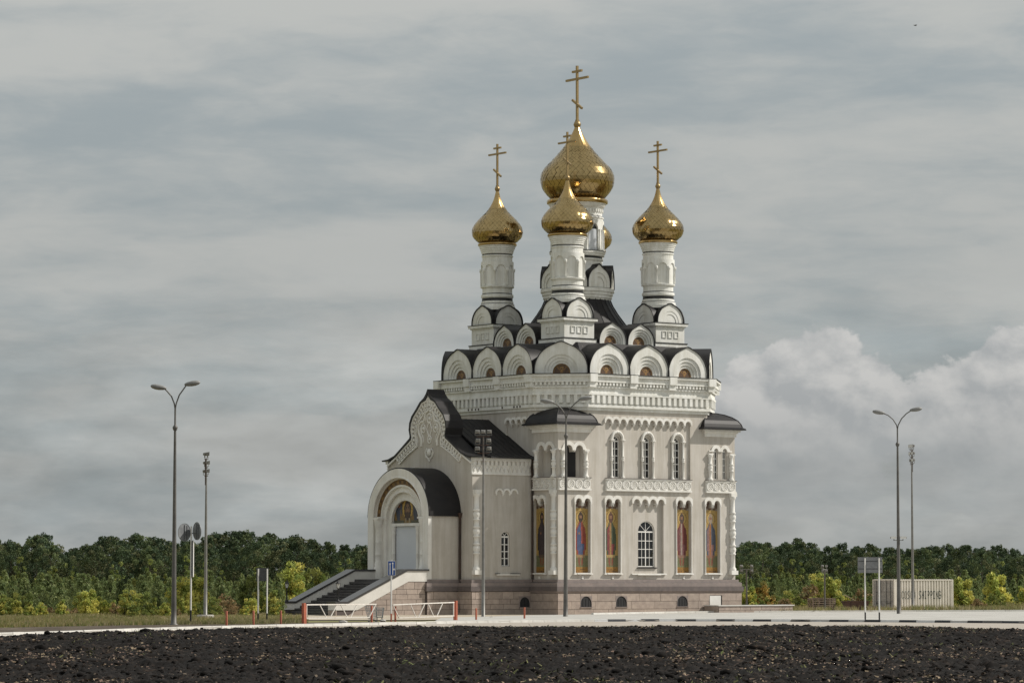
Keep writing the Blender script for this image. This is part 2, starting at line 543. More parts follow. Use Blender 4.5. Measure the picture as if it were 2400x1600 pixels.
def vent(F, c, d, w=1.08, z0=.6, zs=.86, parent=None):
    mb = MB()
    up = arcs(c, w, 1, zs, rise=1.04, k=12)
    mb.prism(F, [(c - w / 2, z0)] + up + [(c + w / 2, z0)], d - .02, d + .012, 1)
    mb.fb(F, c - w / 2 - .05, c + w / 2 + .05, d + .012, d + .10, z0 - .05, z0, 0)
    skin(mb, F, c - .56, c + .56, z0, 1.42, d, d + .055, [(c, w - .02, z0, arcs(c, w - .02, 1, zs, rise=1.04, k=12))], 0)
    for k in (-1, 0, 1):
        mb.fb(F, c + k * .28 - .015, c + k * .28 + .015, d + .015, d + .03, z0, zs + .35, 2)
    mb.build('cellar_vent', ['granite3', 'dark', 'black'], parent or plinth)
for c, w in vents:
    vent(FS, c, 9.185)
mb = MB()
mb.fb(FS, 5.87, 7.0, 9.17, 9.26, .45, 1.42, 0)
mb.fb(FS, 7.0, 7.13, 9.17, 9.20, .45, 1.42, 1)
mb.build('cellar_hatch', ['white', 'black'], plinth)

# main walls ---------------------------------------------------------------
ICON_X = (-6.5, -3.55, 3.55, 6.5)
mb = MB()
sq(mb, 8.38, 2.6, 10.36); octring(mb, -.47, 10.36, 15.5)        # core
def lower_storey(F, s0, s1, centre=True, icons=ICON_X):
    ops = [(c, 1.40, 3.2, arcs(c, 1.40, 2, 8.58, g=.26, pend=.30)) for c in icons if s0 < c < s1]
    if centre:
        ops.append((0, 3.04, 3.15, arcs(0, 3.04, 4, 8.58, g=.20, pend=.22)))
    skin(mb, F, s0, s1, 2.6, 9.5, 8.30, W, ops)
lower_storey(FS, -W, W)
lower_storey(FW, 5.55, W - .55, False, (6.55,))
mb.fb(FE, -W + .45, W, 8.3, W - .004, 2.6, 9.5); mb.fb(FN, -W + .45, W - .45, 8.3, W - .004, 2.6, 9.5)
mb.fb(FW, -W + .45, -5.55, 8.3, W - .004, 2.6, 9.5)
# recessed bay with the large ground floor window
skin(mb, FS, -1.52, 1.52, 3.1, 9.2, 8.34, 8.60, [(0, 1.66, 3.62, arcs(0, 1.66, 1, 6.36, k=20))])
# upper storey
mb.sheet(FS, *zip(*([(-LS, 9.5), (-4.26, 9.5)] + [(s, z) for s, z in arcs(0, 8.52, 12, 14.72, g=.16, pend=.22)] + [(4.26, 9.5), (LS, 9.5)])), 15.6, 8.30, W)
skin(mb, FS, -4.26, 4.26, 9.5, 15.3, 8.32, 8.70, [(c, .76, 10.5, arcs(c, .76, 1, 13.32, k=16)) for c in (-3.03, 0, 3.03)])
mb.fb(FE, -LS, LS, 8.3, W, 9.5, 15.6); mb.fb(FN, -LS, LS, 8.3, W, 9.5, 15.6)
mb.sheet(FW, *zip(*([(-LS, 9.5), (2.35, 9.5)] + arcs(4.05, 3.4, 5, 14.72, g=.16, pend=.22) + [(5.75, 9.5), (LS, 9.5)])), 15.6, 8.30, W)
mb.fb(FW, 2.0, 5.95, 8.3, 8.72, 9.5, 15.3)
octring(mb, -.06, 15.3, 15.62)
walls = part('wall', mb, ['wall'])
for F in (FSW, FSE, FNE, FNW):                           # chamfered upper corners
    mb = MB(); mb.fb(F, -C * Q, C * Q, DCH - 1.2, DCH - .003, 10.0, 15.6)
    mb.build('chamfer_wall', ['wall'], church)

# stepped corbels hanging between the small arches, and raised arch heads
def corbels(mb, F, ss, z, d, w=.22):
    for s in ss:
        for k, (dw, dz) in enumerate(((0, 0), (-.035, -.09), (-.07, -.18))):
            mb.fb(F, s - w / 2 - dw * 0 + abs(dw), s + w / 2 - abs(dw), d - .30, d + .09 - .045 * k, z + dz - .09, z + dz)
def arch_heads(mb, F, c, w, n, zs, d, t=.26, g=.22, proud=.13, ext=.14):
    r = (w - (n - 1) * g) / (2 * n)
    lo = [(c - w / 2 - ext, zs - .05)] + arcs(c, w, n, zs, g=g, k=10) + [(c + w / 2 + ext, zs - .05)]
    cs = [c - w / 2 + r + i * (2 * r + g) for i in range(n)]
    ss, l2, h2 = [], [], []
    xs = np.linspace(c - w / 2 - ext, c + w / 2 + ext, n * 22 + 1)
    for s in xs:
        ro = r + t
        hi = max([zs + math.sqrt(max(ro * ro - (s - k) ** 2, 0)) for k in cs] + [zs + .06])
        lw = zs - .04
        for k in cs:
            if abs(s - k) < r:
                lw = zs + math.sqrt(r * r - (s - k) ** 2)
        ss.append(float(s)); l2.append(lw); h2.append(max(hi, lw + .03))
    mb.sheet(F, ss, l2, h2, d - .02, d + proud)
def colonette(mb, F, s, d, z0, z1, r, n=10, bulb=1):
    h = z1 - z0
    p = [(r * 1.5, z0), (r * 1.5, z0 + r * .8), (r * 1.15, z0 + r * 1.2), (r, z0 + r * 1.6)]
    zb = [z0 + h * f for f in ((.5,) if bulb == 1 else (.28, .5, .72) if bulb == 3 else ())]
    for z in zb:
        p += [(r, z - 2.2 * r), (r * 1.35, z - 2.0 * r), (r * 1.35, z - 1.5 * r), (r, z - 1.3 * r), (r * 1.45, z - .5 * r), (r * 1.45, z + .5 * r), (r, z + 1.3 * r), (r * 1.35, z + 1.5 * r), (r * 1.35, z + 2.0 * r), (r, z + 2.2 * r)]
    p += [(r, z1 - r * 1.6), (r * 1.2, z1 - r * 1.2), (r * 1.5, z1 - r * .6), (r * 1.5, z1)]
    x, y, _ = F(s, d, 0)
    mb.lathe(p, x, y, n)

# mosaics ------------------------------------------------------------------
def saint(F, c, d, w, z0, z1, robe, cape, hem, hair, seed, inner, beard=True):
    rnd = random.Random(seed)
    nx, ny = 24, 104
    verts, faces, cols = [], [], []
    for j in range(ny + 1):
        for i in range(nx + 1):
            verts.append(F(c - w / 2 + w * i / nx, d, z0 + (z1 - z0) * j / ny))
    gold, brown, skinc = (.40, .27, .085), (.105, .062, .04), (.24, .13, .075)
    for j in range(ny):
        for i in range(nx):
            x = ((i + .5) / nx - .5) * w
            y = (j + .5) / ny * 5.75
            cc = gold
            if y < .42:
                cc = (.30, .16, .03) if not (.08 < y < .34 and rnd.random() < .45 and abs(x) < .5 and int(y * 14) % 2) else (.10, .05, .02)
            elif y < 1.30:
                cc = (.15, .155, .075)
            elif y > 4.95 - abs(x) * .15:
                cc = brown if (math.sin(x * 13) * math.cos(y * 9) < .15) else (.26, .23, .20)
                if abs(x) < .07 and 4.95 < y < 5.3:
                    cc = (.22, .06, .02)
            dx, dy = x, y - 4.22
            rr = math.hypot(dx, dy * .95)
            if rr < .47 and y < 4.95:
                cc = (.46, .32, .10) if rr < .42 else (.16, .09, .03)
            # figure
            if 1.15 < y < 3.9:
                sh = .50 if y < 3.3 else .50 - (y - 3.3) * .55
                sh *= (.86 + .14 * min(1, (3.9 - y)))
                if y < 1.7:
                    sh = .40
                if abs(x) < sh:
                    cc = robe
                    if x > .06 - (y - 2.6) * .05 and y > 2.2 or abs(x) > sh - .14:
                        cc = cape
                    if inner and abs(x + .03) < .07:
                        cc = inner
                    if int((x * 23 + math.sin(y * 3) * 1.2)) % 3 == 0:
                        cc = tuple(k * .72 for k in cc)
                    if y < 1.38:
                        cc = hem
                    if math.hypot(x + .13, y - 3.0) < .09:
                        cc = skinc
            elif .55 < y <= 1.15 and (abs(x + .17 - (1.15 - y) * .1) < .075 or abs(x - .17 + (1.15 - y) * .1) < .075):
                cc = (.22, .07, .04)
            if abs(dx) < .23 and abs(dy) < .40 and (dx / .23) ** 2 + (dy / .40) ** 2 < 1:
                cc = hair
                if abs(dx) < .135 and -.22 < dy < .13:
                    cc = skinc if dy > -.10 or not beard else hair
                    if .02 < dy < .06 and .03 < abs(dx) < .10:
                        cc = (.05, .03, .02)
            k = rnd.uniform(.86, 1.12)
            a = j * (nx + 1) + i
            faces.append((a, a + 1, a + nx + 2, a + nx + 1)); cols.append(tuple(q * k for q in cc))
    return color_mesh('mosaic_icon', verts, faces, cols, church)
for args in ((FS, -6.5, (.07, .10, .21), (.28, .055, .035), (.30, .20, .10), (.045, .028, .02), 1, None),
             (FS, -3.55, (.23, .05, .055), (.065, .085, .045), (.38, .27, .11), (.10, .045, .03), 2, (.36, .21, .08)),
             (FS, 3.55, (.19, .07, .075), (.155, .028, .025), (.25, .14, .10), (.085, .055, .045), 3, (.36, .28, .24)),
             (FS, 6.5, (.27, .15, .15), (.075, .09, .13), (.24, .12, .08), (.30, .24, .18), 4, (.36, .15, .05)),
             (FW, 6.55, (.06, .045, .05), (.045, .035, .04), (.10, .07, .05), (.05, .035, .03), 5, None)):
    F, c, robe, cape, hem, hair, sd_, inner = args
    saint(F, c, 8.63, 1.40, 3.2, 8.95, robe, cape, hem, hair, sd_, inner)

# window surrounds, niche frames ---------------------------------------------
def niche(F, c):
    mb = MB()
    arch_heads(mb, F, c, 1.40, 2, 8.58, W, t=.26, g=.26, ext=.15)
    corbels(mb, F, [c], 8.58 - .02, W, .26)
    for s in (-1, 1):
        x, y, _ = F(c + s * .77, W + .05, 0)
        mb.lathe([(.055, 3.16), (.055, 8.36), (.10, 8.44), (.10, 8.53)], x, y, 8)
        mb.fb(F, c + s * .77 - .13, c + s * .77 + .13, W - .02, W + .17, 3.06, 3.16)
    mb.fb(F, c - .62, c + .62, W - .02, W + .20, 3.08, 3.18)
    mb.fb(F, c - .09, c + .09, W - .02, W + .05, 2.72, 2.94)
    mb.build('niche_frame', ['trim'], church)
for c in ICON_X:
    niche(FS, c)
niche(FW, 6.55)
mb = MB()
arch_heads(mb, FS, 0, 3.04, 4, 8.58, W, t=.24, g=.20, ext=.17)
corbels(mb, FS, [-1.52 + .305 * 2 * 1 + .1 + k * .81 for k in range(3)], 8.56, W, .22)
mb.build('bay_frieze', ['trim'], church)
mb = MB(); mb.fb(FS, -1.72, 1.72, W - .02, W + .14, 3.05, 3.15); mb.fb(FS, -1.2, 1.1, W + .13, W + .2, 3.02, 3.08)
mb.build('bay_sill', ['trim'], church)
mb = MB()
arch_heads(mb, FS, 0, 8.52, 12, 14.72, W, t=.20, g=.16, ext=.12)
corbels(mb, FS, [-4.26 + .2817 * 2 + .08 + k * (.5633 + .16) for k in range(11)], 14.72, W, .2)
mb.build('arcade_frieze', ['trim'], church)
mb = MB()
arch_heads(mb, FW, 4.05, 3.4, 5, 14.72, W, t=.20, g=.16, ext=.12)
corbels(mb, FW, [4.05 - 1.7 + .276 * 2 + .08 + k * .712 for k in range(4)], 14.72, W, .2)
mb.build('arcade_frieze', ['trim'], church)

def window(F, c, w, zb, zs, d, cols_, rows_, parent=church, thick=.07, bar=.05, fan=3):
    """white arched frame with its own panes"""
    fr = MB()
    r = w / 2
    up = arcs(c, w, 1, zs, k=16)
    inn = arcs(c, w - 2 * thick, 1, zs, k=16)
    n = len(up)
    for (d0, d1) in ((d, d + .06),):
        vs = [F(s, d1, z) for s, z in up] + [F(s, d1, z) for s, z in inn]
        fr.add(vs, [(i, i + 1, n + i + 1, n + i) for i in range(n - 1)])
        vs2 = [F(s, d1, z) for s, z in inn] + [F(s, d0, z) for s, z in inn]
        fr.add(vs2, [(i, i + 1, n + i + 1, n + i) for i in range(n - 1)])
    fr.fb(F, c - r, c - r + thick, d, d + .06, zb, zs); fr.fb(F, c + r - thick, c + r, d, d + .06, zb, zs)
    fr.fb(F, c - r + thick, c + r - thick, d, d + .06, zb, zb + thick)
    fr.fb(F, c - r + thick, c + r - thick, d, d + .062, zs - bar, zs + bar)
    H = zs - bar - zb - thick
    for k in range(1, rows_):
        z = zb + thick + H * k / rows_
        fr.fb(F, c - r + thick, c + r - thick, d, d + .058, z - bar / 2, z + bar / 2)
    xs = []
    for k in range(1, cols_):
        s = c - r + thick + (w - 2 * thick) * k / cols_
        b = bar * (1.5 if (cols_ % 2 == 0 and k == cols_ // 2) else .55 if cols_ > 2 else .9)
        fr.fb(F, s - b / 2, s + b / 2, d, d + .055, zb + thick, zs - bar)
    if fan:
        for k in range(1, fan + 1):
            a = PI * k / (fan + 1)
            p, q = (c, zs + bar), (c + (r - thick) * math.cos(a), zs + (r - thick) * math.sin(a))
            pr = Vector((-(q[1] - p[1]), q[0] - p[0])).normalized() * bar * .3
            fr.prism(F, [(p[0] + pr.x, p[1] + pr.y), (p[0] - pr.x, p[1] - pr.y), (q[0] - pr.x, q[1] - pr.y), (q[0] + pr.x, q[1] + pr.y)], d, d + .05)
    o = fr.build('window', ['frame'], parent)
    cw = (w - 2 * thick) / cols_
    lvl3 = parent is church
    rnd = random.Random(int(c * 100 + zb * 10))
    for j in range(rows_):
        for i in range(cols_):
            g = MB()
            s0 = c - r + thick + cw * i; z0 = zb + thick + H * j / rows_
            t1, t2 = rnd.uniform(-.006, .006), rnd.uniform(-.006, .006)
            g.add([F(s0, d + .02 + t1, z0), F(s0 + cw, d + .02 - t1, z0), F(s0 + cw, d + .02 + t2, z0 + H / rows_), F(s0, d + .02 - t2, z0 + H / rows_)], [(0, 1, 2, 3)])
            g.build('pane', ['glass'], o if lvl3 else parent)
    g = MB()
    g.add([F(s, d + .02, z) for s, z in inn], [tuple(range(n - 1, -1, -1))])
    g.build('pane', ['glass'], o if lvl3 else parent)
    return o
window(FS, 0, 1.66, 3.66, 6.36, 8.44, 4, 4, fan=3)
mb = MB(); mb.fb(FS, -.95, .98, 8.59, 8.72, 3.54, 3.62); mb.build('window_sill', ['black'], church)
for c in (-3.03, 0, 3.03):
    window(FS, c, .76, 10.52, 13.32, 8.42, 2, 5, fan=2, thick=.06, bar=.05)
    mb = MB()
    path = [(c - .55, 8.78, 10.55)] + [(c - .55, 8.78, 13.3)]
    ar = [(c - .55 * math.cos(PI * k / 14), 13.42 + .62 * math.sin(PI * k / 14)) for k in range(15)]
    mb.tube([FS(s, 8.80, z) for s, z in ar], .115, 8)
    mb.sheet(FS, [a[0] for a in ar], [13.42 + max(0, a[1] - 13.42) * .78 if .01 < k < 13.9 else 13.4 for k, a in enumerate(ar)], [a[1] for a in ar], 8.69, 8.77)
    for s in (-1, 1):
        colonette(mb, FS, c + s * .55, 8.80, 10.5, 13.42, .088, 9)
        mb.fb(FS, c + s * .55 - .15, c + s * .55 + .15, 8.69, 8.96, 13.36, 13.46)
        mb.fb(FS, c + s * .55 - .14, c + s * .55 + .14, 8.69, 8.96, 10.42, 10.52)
    mb.build('window_surround', ['trim'], church)

# carved belts with round medallions -------------------------------------------
def medallion_mesh():
    mb = MB()
    def ring(r0, r1, y0, y1, n=18):
        vs = []
        for r, y in ((r0, y0), (r0, y1), (r1, y1), (r1, y0)):
            for k in range(n):
                a = 2 * PI * k / n
                vs.append((r * math.cos(a), -y, r * math.sin(a)))
        fs = []
        for b in range(3):
            for k in range(n):
                k2 = (k + 1) % n
                fs.append((b * n + k, b * n + k2, (b + 1) * n + k2, (b + 1) * n + k))
        mb.add(vs, fs)
    ring(.345, .275, -.01, .075); ring(.205, .155, -.01, .055)
    ring(.07, .02, -.01, .07, 8)
    for k in range(8):
        a = PI * k / 4
        mb.bar((.16 * math.cos(a + .3), -.035, .16 * math.sin(a + .3)), (.28 * math.cos(a), -.035, .28 * math.sin(a)), .035, .05)
    return mb.mesh('medallion', ['trim'])
MED = medallion_mesh()
def belt(F, s0, s1, n, rot, d=W, curls=True):
    mb = MB()
    mb.fb(F, s0, s1, d - .03, d + .10, 9.58, 10.32)
    mb.fb(F, s0 - .02, s1 + .02, d - .03, d + .20, 9.47, 9.60)
    mb.fb(F, s0 - .02, s1 + .02, d - .03, d + .20, 10.32, 10.42)
    mb.fb(F, s0 - .03, s1 + .03, d - .03, d + .24, 10.42, 10.46, 1)
    o = part('carved_belt', mb, ['trim', 'granite2'])
    p = (s1 - s0) / n
    for k in range(n):
        s = s0 + p * (k + .5)
        m = link('medallion', MED, o)
        m.location = F(s, d + .10, 9.96); m.rotation_euler = (0, 0, rot)
        if k < n - 1 and curls:
            c = MB()
            c.tube([F(s + p * .30, d + .12, 10.24), F(s + p * .45, d + .13, 10.08), F(s + p * .55, d + .13, 9.84), F(s + p * .70, d + .12, 9.67)], .035, 6)
            c.build('carved_curl', ['trim'], o)
    return o
belt(FS, -4.26, 4.26, 11, 0)
belt(FS, -8.85, -5.78, 4, 0)
belt(FS, 5.78, 8.85, 4, 0)
belt(FW, 5.72, 8.62, 4, -PI / 2)
belt(FE, -8.62, -5.8, 4, PI / 2)

# corner turrets --------------------------------------------------------------
TC, TH = 7.32, 1.53
def turret(sx, sy, kind):
    """upper storey of a corner: faces F1 (along x) and F2 (along y)"""
    mb = MB()
    cx, cy = sx * TC, sy * TC
    Fx = FS if sy < 0 else FN
    Fy = FW if sx < 0 else FE
    sgx = sx if sy < 0 else -sx                     # position of the turret along Fx, Fy
    sgy = (-sy if sx < 0 else sy)
    i0 = LS
    for F, sg in ((Fx, sgx), (Fy, sgy)):
        c = sg * 7.32
        lo_, hi_ = sorted((sg * i0, sg * (W if F is Fx else W - .40)))
        inner = W - .40
        if kind == 'open':
            ops = [(c, 1.74, 10.44, arcs(c, 1.74, 2, 12.55, g=.30, pend=.16))]
        else:
            ops = [(c - .45, .46, 10.55, arcs(c - .45, .46, 1, 12.75)), (c + .45, .46, 10.55, arcs(c + .45, .46, 1, 12.75))]
        skin(mb, F, lo_, hi_, 9.5, 13.88, inner, W, ops)
    # floor, ceiling and back walls
    mb.box(cx - TH + .4, cx + TH - .4, cy - TH + .4, cy + TH - .4, 10.0, 10.40)
    mb.box(cx - TH + .02, cx + TH - .02, cy - TH + .02, cy + TH - .02, 13.6, 13.88)
    o = part('corner_turret', mb, ['wall'])
    tm = MB()
    for F, sg in ((Fx, sgx), (Fy, sgy)):
        c = sg * 7.32
        if kind == 'open':
            arch_heads(tm, F, c, 1.74, 2, 12.55, W, t=.28, g=.30, ext=.60, proud=.07)
        else:
            arch_heads(tm, F, c, 1.36, 2, 12.75, W, t=.26, g=.44, ext=.5, proud=.10)
        for s in (-1, 1):
            colonette(tm, F, c + s * 1.10, W + .08, 10.46, 12.46, .145, 12)
            tm.fb(F, c + s * 1.10 - .24, c + s * 1.10 + .24, W - .02, W + .26, 12.46, 12.56)
            tm.fb(F, c + s * 1.10 - .22, c + s * 1.10 + .22, W - .02, W + .24, 10.40, 10.50)
    e = .10
    for k, (d, z0, z1) in enumerate(((.10, 13.88, 14.16), (.20, 14.16, 14.28), (.34, 14.28, 14.50))):
        tm.box(cx - TH - d, cx + TH + d, cy - TH - d, cy + TH + d, z0, z1)
    tm.build('turret_trim', ['trim'], o)
    rf = MB()
    prof = [(2.17, 14.50), (2.17, 14.55), (1.98, 14.66), (1.90, 14.90), (1.72, 15.18), (1.40, 15.44), (.98, 15.65), (.5, 15.78), (.02, 15.83)]
    n = 4
    vs = []
    for h, z in prof:
        for a, b in ((-1, -1), (1, -1), (1, 1), (-1, 1)):
            vs.append((cx + a * h, cy + b * h, z))
    fs = [(i * 4 + k, i * 4 + (k + 1) % 4, i * 4 + 4 + (k + 1) % 4, i * 4 + 4 + k) for i in range(len(prof) - 1) for k in range(4)]
    rf.add(vs, fs + [(3, 2, 1, 0)], 0)
    for a, b in ((-1, -1), (1, -1), (1, 1), (-1, 1)):
        rf.tube([(cx + a * h, cy + b * h, z + .02) for h, z in prof[2:]], .035, 5, 1)
    rf.box(cx - 2.19, cx + 2.19, cy - 2.19, cy + 2.19, 14.44, 14.505, 1)
    rf.build('turret_roof', ['roof', 'roofedge'], o)
    if kind == 'glazed':
        for F, sg in ((Fx, sgx), (Fy, sgy)):
            for k in (-.45, .45):
                window(F, sg * 7.32 + k, .46, 10.55, 12.75, W - .22, 2 if F is Fx else 1, 4, parent=o, thick=.05, bar=.05, fan=1)
    else:
        dm = MB()
        dm.box(cx + (.55 if sx < 0 else -1.0), cx + (1.0 if sx < 0 else -.55), cy + .4, cy + .8, 10.4, 13.6)
        dm.build('inner_wall', ['wall'], o)
        Fd = {(-1, -1): FSW, (-1, 1): FNW, (1, 1): FNE, (1, -1): FSE}[(sx, sy)]
        dm = MB(); dm.fb(Fd, -.78, 1.10, DCH - .5, DCH + .05, 10.4, 12.9); dm.build('doorway_shade', ['dark'], o)  # near-black panel: a doorway, widened to paint the loggia's inner shade
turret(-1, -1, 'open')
turret(1, -1, 'glazed')
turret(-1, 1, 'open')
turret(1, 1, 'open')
# tall columns at the corners of the ground floor
def corner_column(F, s, z0=3.38, z1=9.2, r=.19, d=W):
    mb = MB()
    colonette(mb, F, s, d + .08, z0, z1, r, 14, 3)
    mb.fb(F, s - .34, s + .34, d - .05, d + .36, z0 - .32, z0)
    mb.fb(F, s - .30, s + .30, d - .05, d + .32, z1, z1 + .27)
    mb.build('corner_column', ['trim'], church)
corner_column(FS, 8.52); corner_column(FW, 8.42); corner_column(FW, -8.5)

# main cornice -------------------------------------------------------------------
mb = MB()
for d, z0, z1 in ((.10, 15.60, 15.84), (.28, 15.84, 16.06), (.14, 16.06, 16.78), (.38, 16.78, 16.94), (.30, 16.94, 17.34), (.44, 17.34, 17.46),
                  (.36, 17.46, 17.76), (.60, 17.76, 17.88), (.54, 17.88, 18.20), (.74, 18.20, 18.36)):
    octring(mb, d, z0, z1)
octring(mb, .80, 18.36, 18.42, 1)
cornice = part('cornice', mb, ['trimw', 'roofedge'])
mb = MB()
for F, ln, base in [(f, l, W) for f, l in SIDES8] + [(f, l, DCH) for f, l in DIAG]:
    n = int(ln / .53)
    for k in range(n):
        s = -ln / 2 + ln * (k + .5) / n
        mb.fb(F, s - .135, s + .135, base + .13, base + .36, 16.16, 16.80)
    n2 = int(ln / .33)
    for k in range(n2):
        s = -ln / 2 + ln * (k + .5) / n2
        mb.fb(F, s - .085, s + .085, base + .35, base + .56, 17.52, 17.78)
mb.build('dentil_course', ['trimw'], cornice)['kind'] = 'stuff'
for s in (-2.27, -1.8, -1.33, -.95, 2.16, 3.67, 4.07, 4.44):
    v = MB(); v.fb(FW, s - .09, s + .09, W + .2, W + .285, 15.88, 16.04); v.build('vent_hole', ['pipe'], cornice)
for F, ln, base in [(f, l, W) for f, l in SIDES8]:
    for s in (-5.95, -1.96, 1.96, 5.95):
        p = MB()
        p.fb(F, s - .32, s + .32, base + .3, base + .66, 17.36, 17.76)
        p.fb(F, s - .36, s + .36, base + .3, base + .80, 17.76, 18.37)
        p.build('cornice_pier', ['trimw'], cornice)

# round-headed gables (kokoshniks) ---------------------------------------------------
def gable(F, c, d, z0, Rr, stilt=.25, tip=.22, roof=3.0, fr=(1.0, .70, .57, .45, .34), st=.10, parent=church, lun=True, squash=1.0):
    def curve(f, tp, add=0.0, n=30):
        r = Rr * f + add
        pts = [(c - r, z0)]
        for k in range(n + 1):
            a = PI - PI * k / n
            t = tp * math.exp(-((a - PI / 2) / .20) ** 2)
            pts.append((c + r * math.cos(a), z0 + stilt * f + r * squash * math.sin(a) + t))
        pts.append((c + r, z0))
        return pts
    mb = MB()
    cs = [curve(f, tip if i == 0 else 0) for i, f in enumerate(fr)]
    n = len(cs[0])
    for i in range(len(cs) - 1):
        dd = d - st * i
        vs = [F(s, dd, z) for s, z in cs[i]] + [F(s, dd, z) for s, z in cs[i + 1]] + [F(s, dd - st, z) for s, z in cs[i + 1]]
        mb.add(vs, [(k, k + 1, n + k + 1, n + k) for k in range(n - 1)] + [(n + k, n + k + 1, 2 * n + k + 1, 2 * n + k) for k in range(n - 1)])
    dl = d - st * (len(cs) - 1)
    mb.add([F(s, dl - .01, z) for s, z in cs[-1]], [tuple(range(n - 1, -1, -1))])
    mb.add([F(c - Rr, d, z0), F(c + Rr, d, z0), F(c + Rr, d - .6, z0), F(c - Rr, d - .6, z0)], [(0, 1, 2, 3)])
    o = mb.build('arched_gable', ['trimw'], parent)
    child = o if parent is church else parent
    rf = MB()
    a_, b_ = curve(1.0, tip, .010), curve(1.0, tip + .02, .065)
    vs = [F(s, d + .09, z) for s, z in a_] + [F(s, d + .09, z) for s, z in b_] + [F(s, d - roof, z) for s, z in b_] + [F(s, d - .3, z) for s, z in a_]
    q = [(k, k + 1, n + k + 1, n + k) for k in range(n - 1)]
    rf.add(vs, q, 1)
    rf.add(vs, [(n + k, n + k + 1, 2 * n + k + 1, 2 * n + k) for k in range(n - 1)], 0, True)
    rf.add(vs, [(k, 3 * n + k, 3 * n + k + 1, k + 1) for k in range(n - 1)], 1)
    rf.build('gable_roof', ['roof', 'roofedge'], child)
    if lun:
        rl = Rr * fr[-1]
        verts, faces, cols = [F(c, dl + .01, z0)], [], []
        K, J = 16, 6
        rnd = random.Random(int(c * 13 + z0 * 7))
        for j in range(1, J + 1):
            for k in range(K + 1):
                a = PI * k / K
                verts.append(F(c + rl * j / J * math.cos(a), dl + .01, z0 + stilt * fr[-1] * min(1, math.sin(a) * 4) + rl * j / J * math.sin(a)))
        def colr(r, a):
            u, v = r * math.cos(a), r * math.sin(a)
            cc = (.105, .060, .035)
            if r > .86: cc = (.20, .11, .035)
            if math.hypot(u, v - .42) < .22: cc = (.30, .18, .06)
            if math.hypot(u, v - .42) < .12: cc = (.12, .06, .04)
            if abs(abs(u) - v * .7) < .07 and v < .8: cc = (.24, .13, .045)
            k = rnd.uniform(.8, 1.2)
            return tuple(x * k for x in cc)
        for k in range(K):
            faces.append((0, 1 + k, 2 + k)); cols.append(colr(.08, PI * (k + .5) / K))
        for j in range(1, J):
            for k in range(K):
                a = 1 + (j - 1) * (K + 1) + k; b = a + K + 1
                faces.append((a, b, b + 1, a + 1)); cols.append(colr((j + .5) / J, PI * (k + .5) / K))
        color_mesh('mosaic_lunette', verts, faces, cols, child)
    return o
KD = W + .12
for F, ln in SIDES8:
    for s in (-3.92, 0, 3.92):
        gable(F, s, KD, 18.44, 1.955, roof=2.9, tip=.14)
for F, ln in DIAG:
    gable(F, 0, DCH + .10, 18.44, 2.03, roof=2.6, tip=.14, fr=(1.0, .64, .53, .43, .34))
mb = MB()
octring(mb, -.25, 18.40, 21.02, 0, -2.55)
deck = part('roof_deck', mb, ['roof'])

# second tier ---------------------------------------------------------------------
mb = MB()
sq(mb, 6.0, 20.6, 21.06)
part('tier_wall', mb, ['trimw'])
for F in (FS, FE, FN, FW):
    for s in (-1.43, 1.43):
        gable(F, s, 6.25, 21.02, 1.33, stilt=.16, tip=.15, roof=3.3, fr=(1.0, .84, .70, .57, .46), st=.09)
mb = MB()
mb.lathe([(6.2, 20.9), (5.2, 21.5), (4.45, 22.2), (3.84, 22.95), (3.25, 23.75), (2.85, 24.4), (2.62, 24.95)], 0, 0, 32, 0, False, PI / 32)
for k in range(32):
    a = PI / 32 + 2 * PI * k / 32
    mb.tube([(r * math.cos(a), r * math.sin(a), z + .015) for r, z in ((4.45, 22.2), (3.84, 22.95), (3.25, 23.75), (2.85, 24.4), (2.62, 24.95))], .025, 4, 0)
part('tent_roof', mb, ['roof'])

# drums and domes ----------------------------------------------------------------
def arcade_ring(mb, r0, r1, z0, z1, n, half, zs, a0, m=0):
    for k in range(n):
        a = a0 + 2 * PI * k / n
        F = lambda s, d, z, a=a: (d * math.cos(a + s), d * math.sin(a + s), z)
        bay = PI / n
        rr = half
        pts = [(-bay, z0), ]
        pts += [(-half, z0)] + [(-half * math.cos(PI * j / 12), zs + half * r1 * math.sin(PI * j / 12)) for j in range(13)] + [(half, z0)]
        pts += [(bay, z0)]
        mb.sheet(F, [p[0] for p in pts], [p[1] for p in pts], z1, r0, r1, m)
def onion(prof, N_, z_top_tiles, z_bot_tiles, rows):
    """resampled profile function r(z) and tile rows between two heights"""
    zs = np.array([p[1] for p in prof]); rs = np.array([p[0] for p in prof])
    o = np.argsort(zs)
    return lambda z: float(np.interp(z, zs[o], rs[o]))
def smooth_prof(p, it=2):
    for _ in range(it):
        q = [p[0]]
        for a, b in zip(p[:-1], p[1:]):
            q += [(a[0] * .75 + b[0] * .25, a[1] * .75 + b[1] * .25), (a[0] * .25 + b[0] * .75, a[1] * .25 + b[1] * .75)]
        q.append(p[-1]); p = q
    return p
def tile_rows(prof, N_, zt, zb):
    """arc-length spacing so that the lozenges stay as high as they are wide"""
    pf = sorted(smooth_prof(prof), key=lambda p: p[1])
    zs = np.array([p[1] for p in pf]); rs = np.array([p[0] for p in pf])
    L_ = np.concatenate([[0], np.cumsum(np.hypot(np.diff(zs), np.diff(rs)))])
    l0, l1 = np.interp(zb, zs, L_), np.interp(zt, zs, L_)
    lev = [l0]
    while lev[-1] < l1:
        r = np.interp(lev[-1], L_, rs)
        lev.append(lev[-1] + max(2 * PI * r / N_ * .62, .10))
    return [(float(np.interp(l, L_, rs)), float(np.interp(l, L_, zs))) for l in lev]
